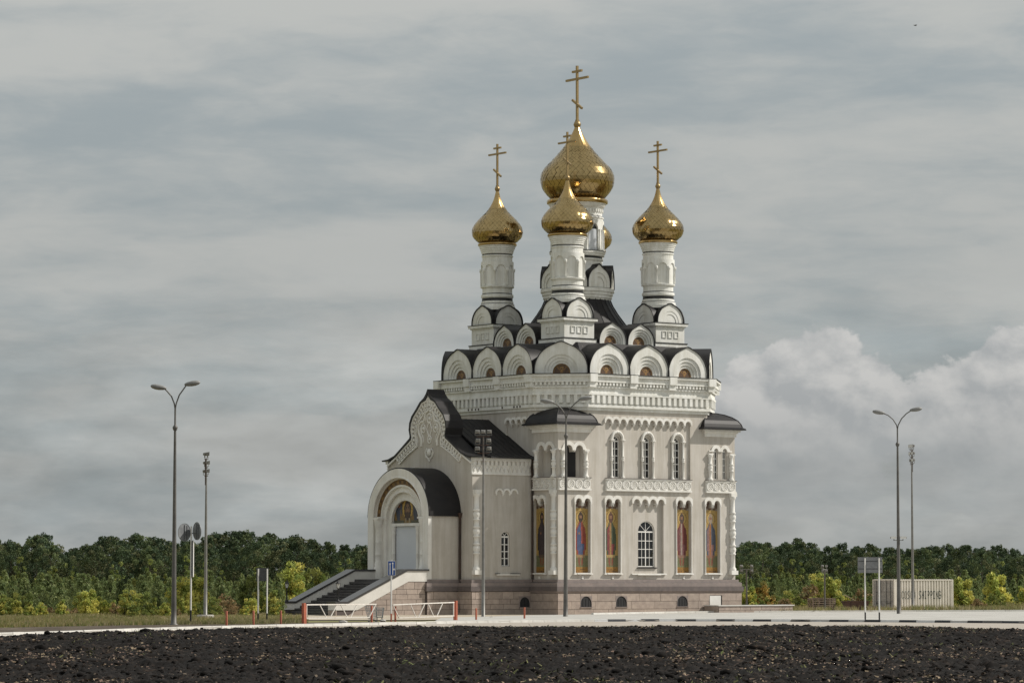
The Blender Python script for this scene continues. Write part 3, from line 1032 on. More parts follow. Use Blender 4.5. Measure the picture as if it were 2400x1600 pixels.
def tile_mesh(rows, i, N_, lift, rnd):
    (r0, z0), (r1, z1), (r2, z2) = rows[i], rows[i + 1], rows[i + 2]
    h = PI / N_
    def P(r, a, z): return (r * math.cos(a), r * math.sin(a), z)
    bot, lf, rt, top = P(r0 + lift, 0, z0 - .01), P((r1 + lift * .7) / math.cos(h * .6), -h, z1), P((r1 + lift * .7) / math.cos(h * .6), h, z1), P(r2 + .006, 0, z2)
    mid = P(r1 + lift * .62, 0, z1)
    q = [bot, rt, top, lf]
    bot, rt, top, lf = [tuple(mid[i] + (p[i] - mid[i]) * .945 for i in range(3)) for p in q]
    return [bot, rt, top, lf, mid], [(0, 1, 4), (1, 2, 4), (2, 3, 4), (3, 0, 4)]
def dome(cx, cy, prof, N_, zt, zb, big=False, name='onion_dome'):
    mb = MB()
    pr = sorted(smooth_prof([(r * .985, z) for r, z in prof]), key=lambda p: p[1])
    mb.lathe(pr, cx, cy, 48, 1, True)
    # ribbed neck above the tiles
    f = onion(smooth_prof(prof), 0, 0, 0, 0)
    ztop = max(p[1] for p in prof)
    nn = []
    K = 40
    for j in range(9):
        z = zt - .12 + (ztop - zt + .12) * j / 8
        for k in range(K):
            a = 2 * PI * k / K
            r = f(z) + (.022 if k % 2 else .002) * (1 - j / 9)
            nn.append((cx + r * math.cos(a), cy + r * math.sin(a), z))
    mb.add(nn, [(j * K + k, j * K + (k + 1) % K, (j + 1) * K + (k + 1) % K, (j + 1) * K + k) for j in range(8) for k in range(K)], 0, False)
    o = part(name, mb, ['gold', 'goldseam'])
    rows = tile_rows(prof, N_, zt, zb)
    rnd = random.Random(5)
    stuff_v, stuff_f = [], []
    base_a = math.atan2(-CHY, -CHX) - CHA      # direction of the viewer in the church's own frame
    single = []
    for i in range(len(rows) - 2):
        vs, fs = tile_mesh(rows, i, N_, .018 if big else .016, rnd)
        me = None
        for k in range(N_):
            a = 2 * PI * (k + (.5 if i % 2 else 0)) / N_
            da = (a - base_a + PI) % (2 * PI) - PI
            single.append((abs(da), i, a, vs, fs))
    keep = set()
    if big:
        keep = set(id(x) for x in sorted(single, key=lambda t: t[0])[:300])
    meshes = {}
    for x in single:
        da, i, a, vs, fs = x
        if id(x) in keep:
            if i not in meshes:
                mm = MB(); mm.add(vs, fs); meshes[i] = mm.mesh('tile', ['goldtile'])
            t = link('tile', meshes[i], o)
            t.location = (cx, cy, 0); t.rotation_euler = (rnd.gauss(0, .00025), rnd.gauss(0, .00025), a + rnd.gauss(0, .002))
        else:
            ca, sa = math.cos(a), math.sin(a)
            n0 = len(stuff_v)
            j1, j2, j3 = rnd.gauss(0, .009), rnd.gauss(0, .009), rnd.gauss(0, .004)
            for q, (px, py, pz) in enumerate(vs):
                s_ = 1 + (j1, j2, -j1, -j2, j3)[q] / max(.3, math.hypot(px, py))
                px, py = px * s_, py * s_
                stuff_v.append((cx + px * ca - py * sa, cy + px * sa + py * ca, pz))
            stuff_f += [tuple(n0 + q for q in f_) for f_ in fs]
    mm = MB(); mm.add(stuff_v, stuff_f)
    s = mm.build('dome_tiles', ['goldtile'], o); s['kind'] = 'stuff'
    return o
def cross(cx, cy, zb, zt, t, b1, b2, b3, ball):
    mb = MB()
    mb.lathe([(.02, zb - ball), (ball * .7, zb - ball * .75), (ball, zb), (ball * .7, zb + ball * .75), (.02, zb + ball)], cx, cy, 18)
    mb.lathe([(ball * .62, zb - ball * 1.5), (ball * .62, zb - ball * .8)], cx, cy, 14)
    mb.box(cx - t / 2, cx + t / 2, cy - t / 2, cy + t / 2, zb, zt)
    for (z, L_), k in ((b1, .9), (b2, 1.0)):
        mb.box(cx - t * .46, cx + t * .46, cy - L_ / 2, cy + L_ / 2, z - t * .5, z + t * .5)
    z, L_, dz = b3
    mb.bar((cx, cy - L_ / 2, z - dz / 2), (cx, cy + L_ / 2, z + dz / 2), t * .94, t)
    mb.box(cx - t * .7, cx + t * .7, cy - t * .7, cy + t * .7, zb + ball * .7, zb + ball * 1.25)
    return part('cross', mb, ['goldmat'])
T = 4.58
DOME_S = [(.12, 33.80), (.16, 33.62), (.23, 33.25), (.44, 32.72), (.78, 32.18), (1.34, 31.65), (1.84, 31.10), (2.07, 30.62), (2.02, 30.15), (1.76, 29.82), (1.42, 29.58)]
A22 = PI / 8
def tower(sx, sy):
    cx, cy = sx * T, sy * T
    mb = MB()
    def B(h, z0, z1, m=0):
        mb.box(cx - h, cx + h, cy - h, cy + h, z0, z1, m)
    B(1.62, 20.4, 21.28); B(1.66, 21.28, 21.36, 1); B(1.47, 21.36, 22.60); B(1.55, 22.60, 22.70); B(1.68, 22.70, 22.90); B(1.72, 22.90, 22.95, 1)
    for F in (FS, FW, FE, FN):
        s0, d0 = (cx, -cy) if F is FS else (-cy, -cx) if F is FW else (cy, cx) if F is FE else (-cx, cy)
        for k in (-.62, 0, .62):
            s = s0 + k
            for a, b, z0, z1 in ((-.22, .22, 22.24, 22.29), (-.22, .22, 21.74, 21.79), (-.22, -.17, 21.79, 22.24), (.17, .22, 21.79, 22.24)):
                mb.fb(F, s + a, s + b, d0 + 1.45, d0 + 1.53, z0, z1)
    o = part('tower_pedestal', mb, ['trimw', 'roofedge'])
    for F in (FS, FW, FE, FN):
        s0, d0 = (cx, -cy) if F is FS else (-cy, -cx) if F is FW else (cy, cx) if F is FE else (-cx, cy)
        gable(F, s0, d0 + 1.50, 22.95, 1.30, stilt=.10, tip=.10, roof=1.5, fr=(1.0, .66, .48), st=.028, parent=o, lun=False, squash=1.0)
    mb = MB()
    mb.lathe([(1.45, 24.15), (1.45, 24.42), (1.38, 24.45), (1.38, 24.62), (1.30, 24.66), (1.30, 24.84), (1.22, 24.88), (1.22, 25.16), (1.30, 25.20), (1.30, 25.40), (1.20, 25.44),
              (1.20, 25.92), (1.34, 25.97), (1.36, 26.08), (1.21, 26.12), (1.21, 28.42), (1.27, 28.46), (1.27, 28.55), (1.20, 28.58), (1.20, 28.66), (1.27, 28.70), (1.27, 28.80), (1.31, 28.84),
              (1.31, 28.94), (1.36, 28.98), (1.36, 29.08), (1.42, 29.12), (1.42, 29.22), (1.48, 29.26), (1.48, 29.36)], cx, cy, 40, 0, False)
    m2 = MB(); arcade_ring(m2, 1.19, 1.31, 26.1, 28.05, 8, PI / 8 * .76, 27.38, PI / 8)
    m2.v = [(x + cx, y + cy, z) for x, y, z in m2.v]
    mb.add(m2.v, m2.f, 0)
    for k in range(8):
        a = 2 * PI * k / 8
        mb.lathe([(.06, 26.15), (.06, 27.2), (.12, 27.24), (.13, 27.46), (.07, 27.5)], cx + 1.325 * math.cos(a), cy + 1.325 * math.sin(a), 8)
    for r, z0, z1 in ((1.235, 24.90, 25.12), (1.215, 28.59, 28.655), (1.315, 24.64, 24.70), (1.22, 25.42, 25.50)):
        mb.lathe([(r, z0), (r, z1)], cx, cy, 40, 1, True)
    part('tower_drum', mb, ['trimw', 'roofedge'])
    mb = MB(); mb.lathe([(1.44, 29.34), (1.56, 29.38), (1.56, 29.52), (1.48, 29.58), (1.40, 29.62)], cx, cy, 40, 0)
    part('gilded_ring', mb, ['gold'])
    dome(cx, cy, DOME_S, 34, 32.45, 29.62)
    cross(cx, cy, 33.97, 37.6, .135, (37.27, .95), (36.80, 2.30), (35.26, .98, .66), .22)
for sx, sy in ((-1, -1), (1, -1), (-1, 1), (1, 1)):
    tower(sx, sy)

# central drum
mb = MB()
mb.lathe([(2.66, 24.6), (2.66, 24.95), (2.76, 24.98), (2.76, 25.2), (2.84, 25.23), (2.84, 25.45), (2.95, 25.48), (2.95, 25.74), (2.5, 25.8), (2.3, 27.0), (2.0, 27.6), (1.93, 28.0), (2.05, 28.05), (2.05, 28.16),
          (1.98, 28.2), (1.98, 28.34), (2.16, 28.4), (2.16, 28.56), (2.24, 28.6), (2.24, 28.74), (1.96, 28.8), (1.96, 31.2), (2.06, 31.24), (2.06, 31.36), (2.12, 31.4), (2.12, 31.5), (1.98, 31.56), (1.98, 32.2), (2.08, 32.26), (2.16, 32.34), (2.26, 32.5), (2.34, 32.62)], 0, 0, 48, 0, False)
for r, z0, z1 in ((2.0, 28.19, 28.36), (2.25, 28.74, 28.79), (1.99, 31.52, 31.60)):
    mb.lathe([(r, z0), (r, z1)], 0, 0, 48, 1)
arcade_ring(mb, 1.94, 2.13, 28.78, 31.2, 8, PI / 8 * .60, 30.45, 0)
for k in range(8):
    a = 2 * PI * (k + .5) / 8
    for q in (-.09, .09):
        mb.lathe([(.075, 28.8), (.075, 28.92), (.05, 28.96), (.05, 30.35), (.08, 30.4), (.08, 30.5)], 2.14 * math.cos(a + q), 2.14 * math.sin(a + q), 8)
for k in range(44):
    a = 2 * PI * k / 44
    F = FA(math.cos(a), math.sin(a))
    mb.fb(F, -.07, .07, 1.95, 2.09, 31.9, 32.12)
central = part('central_drum', mb, ['trimw', 'roofedge'])
for k in range(8):
    a = 2 * PI * k / 8
    F = FA(math.cos(a), math.sin(a))
    g = MB(); g.fb(F, -.40, .40, 1.80, 1.985, 28.8, 30.5)
    g.prism(F, [(-.40, 30.5)] + [(-.40 * math.cos(PI * j / 12), 30.5 + .40 * math.sin(PI * j / 12)) for j in range(13)][1:], 1.80, 1.98, 1)
    g.build('boarded_window', ['board', 'glass'], central)
    gable(F, 0, 2.78, 25.78, 1.10, stilt=.38, tip=.24, roof=1.2, fr=(1.0, .74, .54), st=.08, parent=central, lun=False, squash=1.08)
mb = MB(); mb.lathe([(2.32, 32.60), (2.44, 32.66), (2.46, 32.86), (2.36, 32.98), (2.16, 33.08)], 0, 0, 48, 0)
part('gilded_ring', mb, ['gold'])
DOME_B = [(.20, 38.85), (.27, 38.66), (.49, 38.17), (.87, 37.52), (1.27, 36.97), (1.97, 36.20), (2.62, 35.55), (2.90, 35.10), (2.98, 34.61), (2.88, 34.02), (2.55, 33.48), (2.12, 33.05)]
dome(0, 0, DOME_B, 40, 37.3, 33.1, True)
cross(0, 0, 39.05, 43.8, .17, (43.36, 1.22), (42.74, 2.86), (40.70, 1.25, .82), .31)
# ------------------------------------------------------------------ west arm with its shaped gable
NX, NY = 14.5, 5.55                       # front plane and half width of the arm
mb = MB()
mb.fb(FW, -NY + .3, NY - .3, 8.4, NX - .02, 2.6, 11.9)
skin(mb, FS, -NX + .3, -8.6, 2.6, 11.0, NY - .31, NY, [(-11.35, .80, 3.68, arcs(-11.35, .80, 1, 5.92, k=14))])
mb.fb(FN, 8.6, NX - .3, NY - .31, NY, 2.6, 11.0)
part('wall', mb, ['wall'])
window(FS, -11.35, .80, 3.70, 5.92, NY - .2, 2, 4, fan=2, thick=.06, bar=.06)
GO = [(6.15, 11.98), (5.3, 12.06), (4.45, 12.32), (3.4, 12.97), (2.42, 13.60), (2.36, 13.75), (2.50, 14.25), (2.42, 14.80), (2.14, 15.30), (1.58, 15.80), (1.52, 15.86), (1.05, 16.34), (.50, 16.66), (.20, 16.98), (0.0, 17.32)]
def shrink(k):
    return [(s - k * (.9 if i > 3 else .55) if s > .0 else 0.0, z - (k * .75 if i < 5 else k * .5 if i < 12 else k * 1.25)) for i, (s, z) in enumerate(GO)]
def full(h):
    return [(-s, z) for s, z in h[:-1]] + [h[-1]] + [(s, z) for s, z in reversed(h[:-1])]
mb = MB()
gw = shrink(.16)
gw = [(NY, 10.6), (NY, 11.72)] + gw[2:]
mb.prism(FW, full(gw), NX - .9, NX)
# blank lower part of the front wall
mb.fb(FW, -NY, NY, NX - .3, NX - .004, 2.6, 10.62)
part('gable_wall', mb, ['wall'])
# carved border that follows the gable: raised fillets and dentils
mb = MB()
def along(h, off):
    return [(s, z) for s, z in shrink(off)]
def ribbon(pts, F, w, d0, d1):
    for (a, b) in zip(pts[:-1], pts[1:]):
        t = Vector((b[0] - a[0], b[1] - a[1]))
        if t.length < 1e-4:
            continue
        t.normalize(); nrm = Vector((-t.y, t.x)) * w / 2
        e = t * .01
        mb.prism(F, [(a[0] + nrm.x - e.x, a[1] + nrm.y - e.y), (a[0] - nrm.x - e.x, a[1] - nrm.y - e.y), (b[0] - nrm.x + e.x, b[1] - nrm.y + e.y), (b[0] + nrm.x + e.x, b[1] + nrm.y + e.y)], d0, d1)
for off, w, pr in ((.22, .14, .16), (.66, .08, .09), (.90, .08, .13)):
    h = shrink(off)
    h = [(min(NY - .02, h[0][0]), h[0][1] - .3)] + h[2:] if off < .5 else h[2:]
    ribbon(full(h), FW, w, NX - .02, NX + pr)
def dent_path(off, step, size, pr, zcut):
    f = full(shrink(off)[2:])
    acc, L_ = 0.0, []
    for a, b in zip(f[:-1], f[1:]):
        l = math.hypot(b[0] - a[0], b[1] - a[1])
        while acc < l:
            t = acc / l
            L_.append((a[0] + (b[0] - a[0]) * t, a[1] + (b[1] - a[1]) * t, math.atan2(b[1] - a[1], b[0] - a[0])))
            acc += step
        acc -= l
    for s, z, a in L_:
        ca, sa = math.cos(a), math.sin(a)
        q = [(s + ca * x - sa * y, z + sa * x + ca * y) for x, y in ((-size[0], -size[1]), (size[0], -size[1]), (size[0], size[1]), (-size[0], size[1]))]
        mb.prism(FW, q, NX - .02, NX + pr)
dent_path(.44, .34, (.085, .13), .12, 0)
dent_path(.78, .42, (.12, .045), .07, 0)
part('gable_border', mb, ['trim'])
# trefoil moulding, shield and carved mask in the gable
mb = MB()
tre = [(1.05, 12.95), (1.02, 13.45), (1.25, 13.75), (1.47, 14.15), (1.42, 14.55), (1.12, 14.82), (.72, 14.85), (.62, 15.10), (.58, 15.35), (.38, 15.62), (0, 15.72)]
tre = smooth_prof(tre, 1)
mb.tube([FW(s, NX + .02, z) for s, z in full(tre)], .10, 7)
mb.tube([FW(s * .80, NX + .01, 14.3 + (z - 14.3) * .82) for s, z in full(tre)], .045, 6)
for cx_, cz_, r_ in ((0, 15.05, .36), (-.80, 14.30, .32), (.80, 14.30, .32), (0, 13.45, .30)):
    mb.tube([FW(cx_ + r_ * .8 * math.cos(a), NX + .02, cz_ + r_ * math.sin(a)) for a in [2 * PI * k / 14 for k in range(15)]], .05, 6)
    mb.lathe([(.02, -.06), (r_ * .45, -.02), (r_ * .5, .03), (.02, .10)], 0, 0, 10, F=lambda x, y, z, c=cx_, e=cz_: FW(c + x, NX + z, e + y))
for a, b in (((-.35, 14.25), (.0, 14.85)), ((0, 14.85), (.35, 14.25)), ((-.35, 14.25), (0, 13.6)), ((0, 13.6), (.35, 14.25))):
    mb.tube([FW(a[0], NX + .03, a[1]), FW(b[0], NX + .03, b[1])], .055, 6)
mb.lathe([(.02, -.02), (.26, .0), (.24, .10), (.12, .17), (.02, .19)], 0, 0, 12, F=lambda x, y, z: FW(x, NX + z, 12.42 + y * 1.25))
for s in (-1, 1):
    mb.tube([FW(s * .30, NX + .02, 12.75), FW(s * .48, NX + .03, 12.45), FW(s * .40, NX + .03, 12.12), FW(s * .15, NX + .02, 11.98), FW(s * .05, NX + .02, 11.75)], [.09, .10, .09, .08, .05], 6)
part('carved_relief', mb, ['trim'])
# roofs
mb = MB()
top, bot = full(GO), full(shrink(.14))
n = len(top)
d1, d0 = NX + .24, NX - 1.35
vs = [FW(s, d1, z) for s, z in top] + [FW(s, d1, z) for s, z in bot] + [FW(s, d0, z) for s, z in top] + [FW(s, d0, z) for s, z in bot]
mb.add(vs, [(i, i + 1, n + i + 1, n + i) for i in range(n - 1)], 1)
mb.add(vs, [(i, 2 * n + i, 2 * n + i + 1, i + 1) for i in range(n - 1)], 0)
mb.add(vs, [(n + i, n + i + 1, 3 * n + i + 1, 3 * n + i) for i in range(n - 1)], 1)
back = [(s, z) for s, z in top]
mb.add([FW(s, d0, z) for s, z in back], [tuple(range(n))], 0)
part('gable_roof', mb, ['roof', 'roofedge'])
mb = MB()
sl = [(6.15, 11.98), (5.75, 12.06), (5.2, 12.22), (0, 15.12)]
f = full(sl)
b2 = [(s, z - .12) for s, z in f]
n = len(f)
d1, d0 = NX - 1.3, 8.2
vs = [FW(s, d1, z) for s, z in f] + [FW(s, d0, z) for s, z in f] + [FW(s, d1, z) for s, z in b2] + [FW(s, d0, z) for s, z in b2]
mb.add(vs, [(i, n + i, n + i + 1, i + 1) for i in range(n - 1)], 0)
mb.add(vs, [(2 * n + i, 2 * n + i + 1, 3 * n + i + 1, 3 * n + i) for i in range(n - 1)], 1)
mb.add(vs, [(0, 2 * n, 3 * n, n), (n - 1, 2 * n - 1, 4 * n - 1, 3 * n - 1)], 1)
for k in range(9):                       # standing seams
    d = 8.9 + .53 * k
    mb.tube([FW(s, d, z + .012) for s, z in f], .022, 4, 0)
part('arm_roof', mb, ['roof', 'roofedge'])
# side cornice with dentils and carved strip
for sgn, F in ((-1, FS), (1, FN)):
    mb = MB()
    a, b = (-NX - .08, -8.9) if F is FS else (8.9, NX + .08)
    mb.fb(F, a, b, NY - .05, NY + .10, 10.62, 10.76); mb.fb(F, a, b, NY - .05, NY + .06, 10.76, 11.28)
    mb.fb(F, a, b, NY - .05, NY + .12, 11.28, 11.34); mb.fb(F, a, b, NY - .05, NY + .04, 11.34, 11.66); mb.fb(F, a, b, NY - .05, NY + .28, 11.66, 11.96)
    for k in range(14):
        s = a + (b - a) * (k + .5) / 14
        mb.fb(F, s - .11, s + .11, NY, NY + .18, 11.34, 11.66)
        mb.tube([F(s - .16, NY + .07, 11.22), F(s, NY + .09, 10.86), F(s + .16, NY + .07, 11.22)], .04, 5)
    part('arm_cornice', mb, ['trim'])
mb = MB()
arch_heads(mb, FS, -11.3, 1.9, 3, 9.22, NY, t=.14, g=.22, ext=.14, proud=.12)
corbels(mb, FS, [-11.3 - .64 * .5, -11.3 + .64 * .5], 9.22, NY, .2)
corbels(mb, FS, [-11.3 - .95 - .02], 9.22, NY, .14)
part('small_frieze', mb, ['trim'])
mb = MB(); mb.fb(FS, -12.3, -10.1, NY - .02, NY + .16, 3.0, 3.10); part('ledge', mb, ['trim'])
mb = MB(); mb.fb(FS, -11.85, -10.85, NY - .25, NY - .02, 3.58, 3.68); mb.fb(FS, -12.35, -12.0, NY, NY + .2, 3.11, 3.15); mb.fb(FS, -10.9, -10.05, NY, NY + .2, 3.11, 3.15)
part('window_sill', mb, ['black'])
corner_column(FS, -14.16, 3.38, 9.2, .20, NY)
corner_column(FW, -5.2, 3.38, 9.2, .20, NX)
# plinth of the arm
mb = MB()
for h, z0, z1, m in ((.30, -.3, 1.78, 1), (.42, 1.80, 2.14, 0), (.34, 2.14, 2.42, 2), (.18, 2.42, 2.68, 2)):
    mb.box(-NX - h, -9.0, -NY - h, NY + h, z0, z1 + .002, m)
    if h < .4 or m == 0:
        mb.box(-17.5 - h + .1, -14.4, -3.95 - h + .1, 3.95 + h - .1, z0, z1, m)
aplinth = part('plinth', mb, ['granite2', 'joint', 'granite3'])
CA = [(.02, .43), (.43, .82), (.82, 1.21), (1.21, 1.78)]
stones(aplinth, FS, -14.80, -9.22, NY + .30, CA, 1.25, [(-10.34, -9.22, .58, 1.42)])
stones(aplinth, FW, 4.15, NY + .30, NX + .30, CA, 1.1)
stones(aplinth, FS, -17.70, -14.84, 3.95 + .20, CA, 1.2)
vent(FS, -9.78, NY + .305, .96, parent=aplinth)

# ------------------------------------------------------------------ entrance porch
PX, PH, PZ = 17.5, 3.95, 7.5
def parch(r, k=28, zc=None, rise=None):
    z0 = PZ if zc is None else zc
    q = .905 if rise is None else rise
    return [(-r * math.cos(PI * i / k), z0 + r * q * math.sin(PI * i / k)) for i in range(k + 1)]
mb = MB(); mb.fb(FS, -17.5 + .3, -14.4, PH - .4, PH, 2.6, PZ); part('wall', mb, ['wall'])
mb = MB(); mb.fb(FN, 14.4, 17.2, PH - .4, PH, 2.6, PZ); part('wall', mb, ['wall'])
steps_ = [(4.02, 3.28, 0.0), (3.28, 2.72, .34), (2.72, 2.30, .52), (2.30, 1.84, .72)]
mb = MB()
for i, (ro, ri, dp) in enumerate(steps_):
    a, b = parch(ro, zc=PZ if i < 2 else 7.3), parch(ri, zc=PZ if i < 1 else 7.3 if i < 3 else 7.08)
    a = [(-ro, 2.7)] + a + [(ro, 2.7)]; b = [(-ri, 2.7)] + b + [(ri, 2.7)]
    n = len(a)
    d = PX - dp
    dn = PX - (steps_[i + 1][2] if i + 1 < len(steps_) else .95)
    vs = [FW(s, d, z) for s, z in a] + [FW(s, d, z) for s, z in b] + [FW(s, dn, z) for s, z in b]
    mb.add(vs, [(k, k + 1, n + k + 1, n + k) for k in range(n - 1)])
    mb.add(vs, [(n + k, n + k + 1, 2 * n + k + 1, 2 * n + k) for k in range(n - 1)])
    if i == 0:
        vs = [FW(s, d, z) for s, z in a] + [FW(s, d - .32, z) for s, z in a]
        mb.add(vs, [(k, n + k, n + k + 1, k + 1) for k in range(n - 1)])
mb.fb(FW, -1.9, 1.9, PX - 1.3, PX - .95, 2.7, 9.4)
part('portal', mb, ['trim'])
mb = MB()                                             # roll mouldings of the arch rings
for r, z, d in ((3.28, PZ, .02), (2.30, 7.3, .54), (1.86, 7.08, .74)):
    mb.tube([FW(s, PX - d + .02, zz) for s, zz in parch(r, zc=z)], .07, 7)
part('arch_moulding', mb, ['trim'])
K = 60                                                # gold mosaic arc
verts, faces, cols = [], [], []
rnd = random.Random(9)
for j in range(5):
    for k in range(K + 1):
        a = PI * (.01 + .98 * k / K)
        r = 2.76 + .46 * j / 4
        verts.append(FW(-r * math.cos(a), PX - .335, 7.42 + r * .905 * math.sin(a)))
for j in range(4):
    for k in range(K):
        a = j * (K + 1) + k
        faces.append((a, a + 1, a + K + 2, a + K + 1))
        edge = j in (0, 3)
        b = rnd.uniform(.75, 1.2)
        cc = (.17, .095, .028) if edge else ((.23, .135, .04) if (k // 2) % 2 else (.10, .055, .022))
        cols.append(tuple(x * b for x in cc))
color_mesh('mosaic_arch', verts, faces, cols, church)
nx, ny = 46, 36                                       # half round mosaic above the door
verts, faces, cols = [], [], []
for j in range(ny + 1):
    v = j / ny
    for i in range(nx + 1):
        u = i / nx * 2 - 1
        hw = 1.80 * (math.sqrt(max(0.02, 1 - max(0, v - .12) ** 2 / .77)) if v > .12 else 1)
        verts.append(FW(u * hw, PX - .93, 6.98 + 2.05 * v))
for j in range(ny):
    for i in range(nx):
        v = (j + .5) / ny
        hw = 1.80 * (math.sqrt(max(0.02, 1 - max(0, v - .12) ** 2 / .77)) if v > .12 else 1)
        x = ((i + .5) / nx * 2 - 1) * hw; y = v * 2.05
        cc = (.20, .125, .04)
        if int((x + y * .3) * 3.1) % 2 and abs(x) > .75: cc = (.045, .055, .085)
        if abs(abs(x) - 1.15) < .17 and y < 1.25: cc = (.05, .06, .10) if x < 0 else (.06, .065, .095)
        if abs(abs(x) - 1.12) < .14 and 1.22 < y < 1.55: cc = (.20, .09, .05)
        if y < .25 and abs(x) > .5: cc = (.09, .09, .06)
        rr = math.hypot(x, (y - 1.12) * .82)
        if rr < .72 and y > .35: cc = (.46, .31, .07) if rr < .66 else (.14, .08, .03)
        if (x / .46) ** 2 + ((y - .98) / .78) ** 2 < 1: cc = (.05, .03, .022)
        if (x / .27) ** 2 + ((y - 1.02) / .46) ** 2 < 1: cc = (.19, .11, .065)
        if abs(x) < .05 and .95 < y < 1.25: cc = (.24, .15, .09)
        if abs(abs(x) - .13) < .06 and 1.16 < y < 1.24: cc = (.035, .022, .015)
        if (x / .25) ** 2 + ((y - .66) / .22) ** 2 < 1: cc = (.07, .04, .026)
        if .08 < y < .38 and abs(abs(x) - .22) < .07: cc = (.30, .26, .18)
        b = rnd.uniform(.85, 1.14)
        a = j * (nx + 1) + i
        faces.append((a, a + 1, a + nx + 2, a + nx + 1)); cols.append(tuple(q * b for q in cc))
color_mesh('mosaic_icon', verts, faces, cols, church)
mb = MB(); mb.fb(FW, -1.46, 1.46, PX - .96, PX - .90, 2.72, 6.74)
part('door', mb, ['board'])
mb = MB(); mb.fb(FW, -1.84, 1.84, PX - .96, PX - .70, 6.76, 6.98)
for s in (-1, 1):
    mb.lathe([(.20, 2.75), (.20, 3.5), (.15, 3.55), (.15, 4.6), (.17, 4.64), (.15, 4.68), (.15, 6.1), (.19, 6.2), (.15, 6.3), (.2, 6.55), (.22, 6.76)], *FW(s * 1.62, PX - .76, 0)[:2], 12)
part('door_surround', mb, ['trim'])
for s in (-1, 1):
    mb = MB()
    mb.lathe([(.36, 2.72), (.36, 3.62), (.30, 3.70), (.30, 4.0), (.26, 4.04), (.26, 4.55), (.28, 4.58), (.26, 4.61), (.26, 5.5), (.27, 5.53), (.26, 5.56), (.26, 6.6), (.30, 6.7), (.36, 7.15), (.38, 7.3)], *FW(s * 2.98, PX - .30, 0)[:2], 16)
    mb.fb(FW, s * 2.98 - .40, s * 2.98 + .40, PX - .6, PX + .02, 7.3, 7.44)
    mb.build('portal_column', ['trim'], church)
mb = MB()                                             # barrel roof
a, b = parch(4.02, 36), parch(4.12, 36)
a = [(-4.02, 7.46)] + a + [(4.02, 7.46)]; b = [(-4.12, 7.46)] + b + [(4.12, 7.46)]
n = len(a)
d1, d0 = PX - .04, NX - .05
vs = [FW(s, d1, z) for s, z in a] + [FW(s, d1, z) for s, z in b] + [FW(s, d0, z) for s, z in b] + [FW(s, d0, z) for s, z in a]
mb.add(vs, [(k, k + 1, n + k + 1, n + k) for k in range(n - 1)], 1)
mb.add(vs, [(n + k, n + k + 1, 2 * n + k + 1, 2 * n + k) for k in range(n - 1)], 0, True)
mb.add(vs, [(k, 3 * n + k, 3 * n + k + 1, k + 1) for k in range(n - 1)], 1, True)
part('porch_roof', mb, ['roof', 'roofedge'])
mb = MB()
mb.bar(FW(-.6, 16.1, 11.23), FW(.55, 16.35, 11.23), .10, .04); mb.bar(FW(-.62, 16.1, 11.2), FW(-1.35, 15.6, 11.03), .12, .05)
part('snow_guard', mb, ['white'])
# downpipes
for pts in ([(-8.75, -6.0, 12.15), (-9.05, -5.9, 11.9), (-9.1, -5.86, 11.2), (-8.98, -5.82, 10.7), (-8.98, -5.82, 2.75), (-8.98, -5.98, 2.45), (-9.0, -6.0, .2)],
            [(-14.62, -4.12, 7.45), (-14.62, -4.12, 7.0), (-14.62, -4.10, 2.75), (-14.74, -4.40, 2.3), (-14.78, -4.42, .2)]):
    mb = MB(); mb.tube(pts, .085, 8)
    mb.lathe([(.10, pts[0][2] - .1), (.2, pts[0][2] + .2), (.2, pts[0][2] + .28)], pts[0][0], pts[0][1], 10)
    mb.build('downpipe', ['pipe'], church)

# ------------------------------------------------------------------ entrance staircase
mb = MB()
FSs = FS
mb.fb(FW, -2.95, 2.95, 17.2, 19.45, -.2, 2.66)
mb.prism(FS, [(-19.4, -.2), (-19.4, 2.5), (-25.9, -.1), (-25.9, -.2)], -2.9, 2.9)
stair = part('staircase', mb, ['steps'])
NS = 13
for k in range(NS):
    z1 = 2.70 - (k + 1) * (2.58 / NS)
    x1 = -19.42 - 6.5 / NS * k
    m2 = MB(); m2.box(x1 - 6.5 / NS - .03, x1, -2.92, 2.92, z1 - .16, z1)
    m2.build('step', ['steps'], stair)
m2 = MB(); m2.box(-19.45, -17.3, -2.94, 2.94, 2.62, 2.70); m2.build('landing', ['steps'], stair)
for y0, y1 in ((-4.0, -2.95), (2.95, 4.0)):
    m2 = MB()
    F = lambda s, d, z: (s, d, z)
    m2.prism(F, [(-25.85, .42), (-23.95, .42), (-19.3, 2.53), (-17.45, 2.53), (-17.45, 3.32), (-19.45, 3.32), (-24.85, .90), (-25.85, .90)], y0, y1)
    m2.build('parapet', ['parapet'], stair)
    m2 = MB()
    o = .07
    m2.prism(F, [(-25.93, .90), (-24.83, .90), (-19.43, 3.32), (-17.42, 3.32), (-17.42, 3.46), (-19.47, 3.46), (-24.87, 1.05), (-25.93, 1.05)], y0 - o, y1 + o)
    m2.build('parapet_cap', ['cap'], stair)
    m2 = MB()
    m2.prism(F, [(-25.80, -.2), (-17.4, -.2), (-17.4, 2.50), (-19.28, 2.50), (-23.93, .40), (-25.80, .40)], y0 + .06, y1 - .06)
    m2.build('stair_base', ['joint'], stair)
slope = (2.53 - .42) / (4.65)
stones(stair, FS, -25.80, -17.74, 3.94, [(.02, .40), (.40, .79), (.79, 1.18), (1.18, 1.57), (1.57, 1.96), (1.96, 2.50)], 1.15,
       cut=[(-slope, 1, .40 + slope * 23.95)])
stones(stair, FW, 2.95, 4.0, 25.80, [(.02, .40)], 1.1)
stones(stair, FW, -4.0, -2.95, 25.80, [(.02, .40)], 1.1)

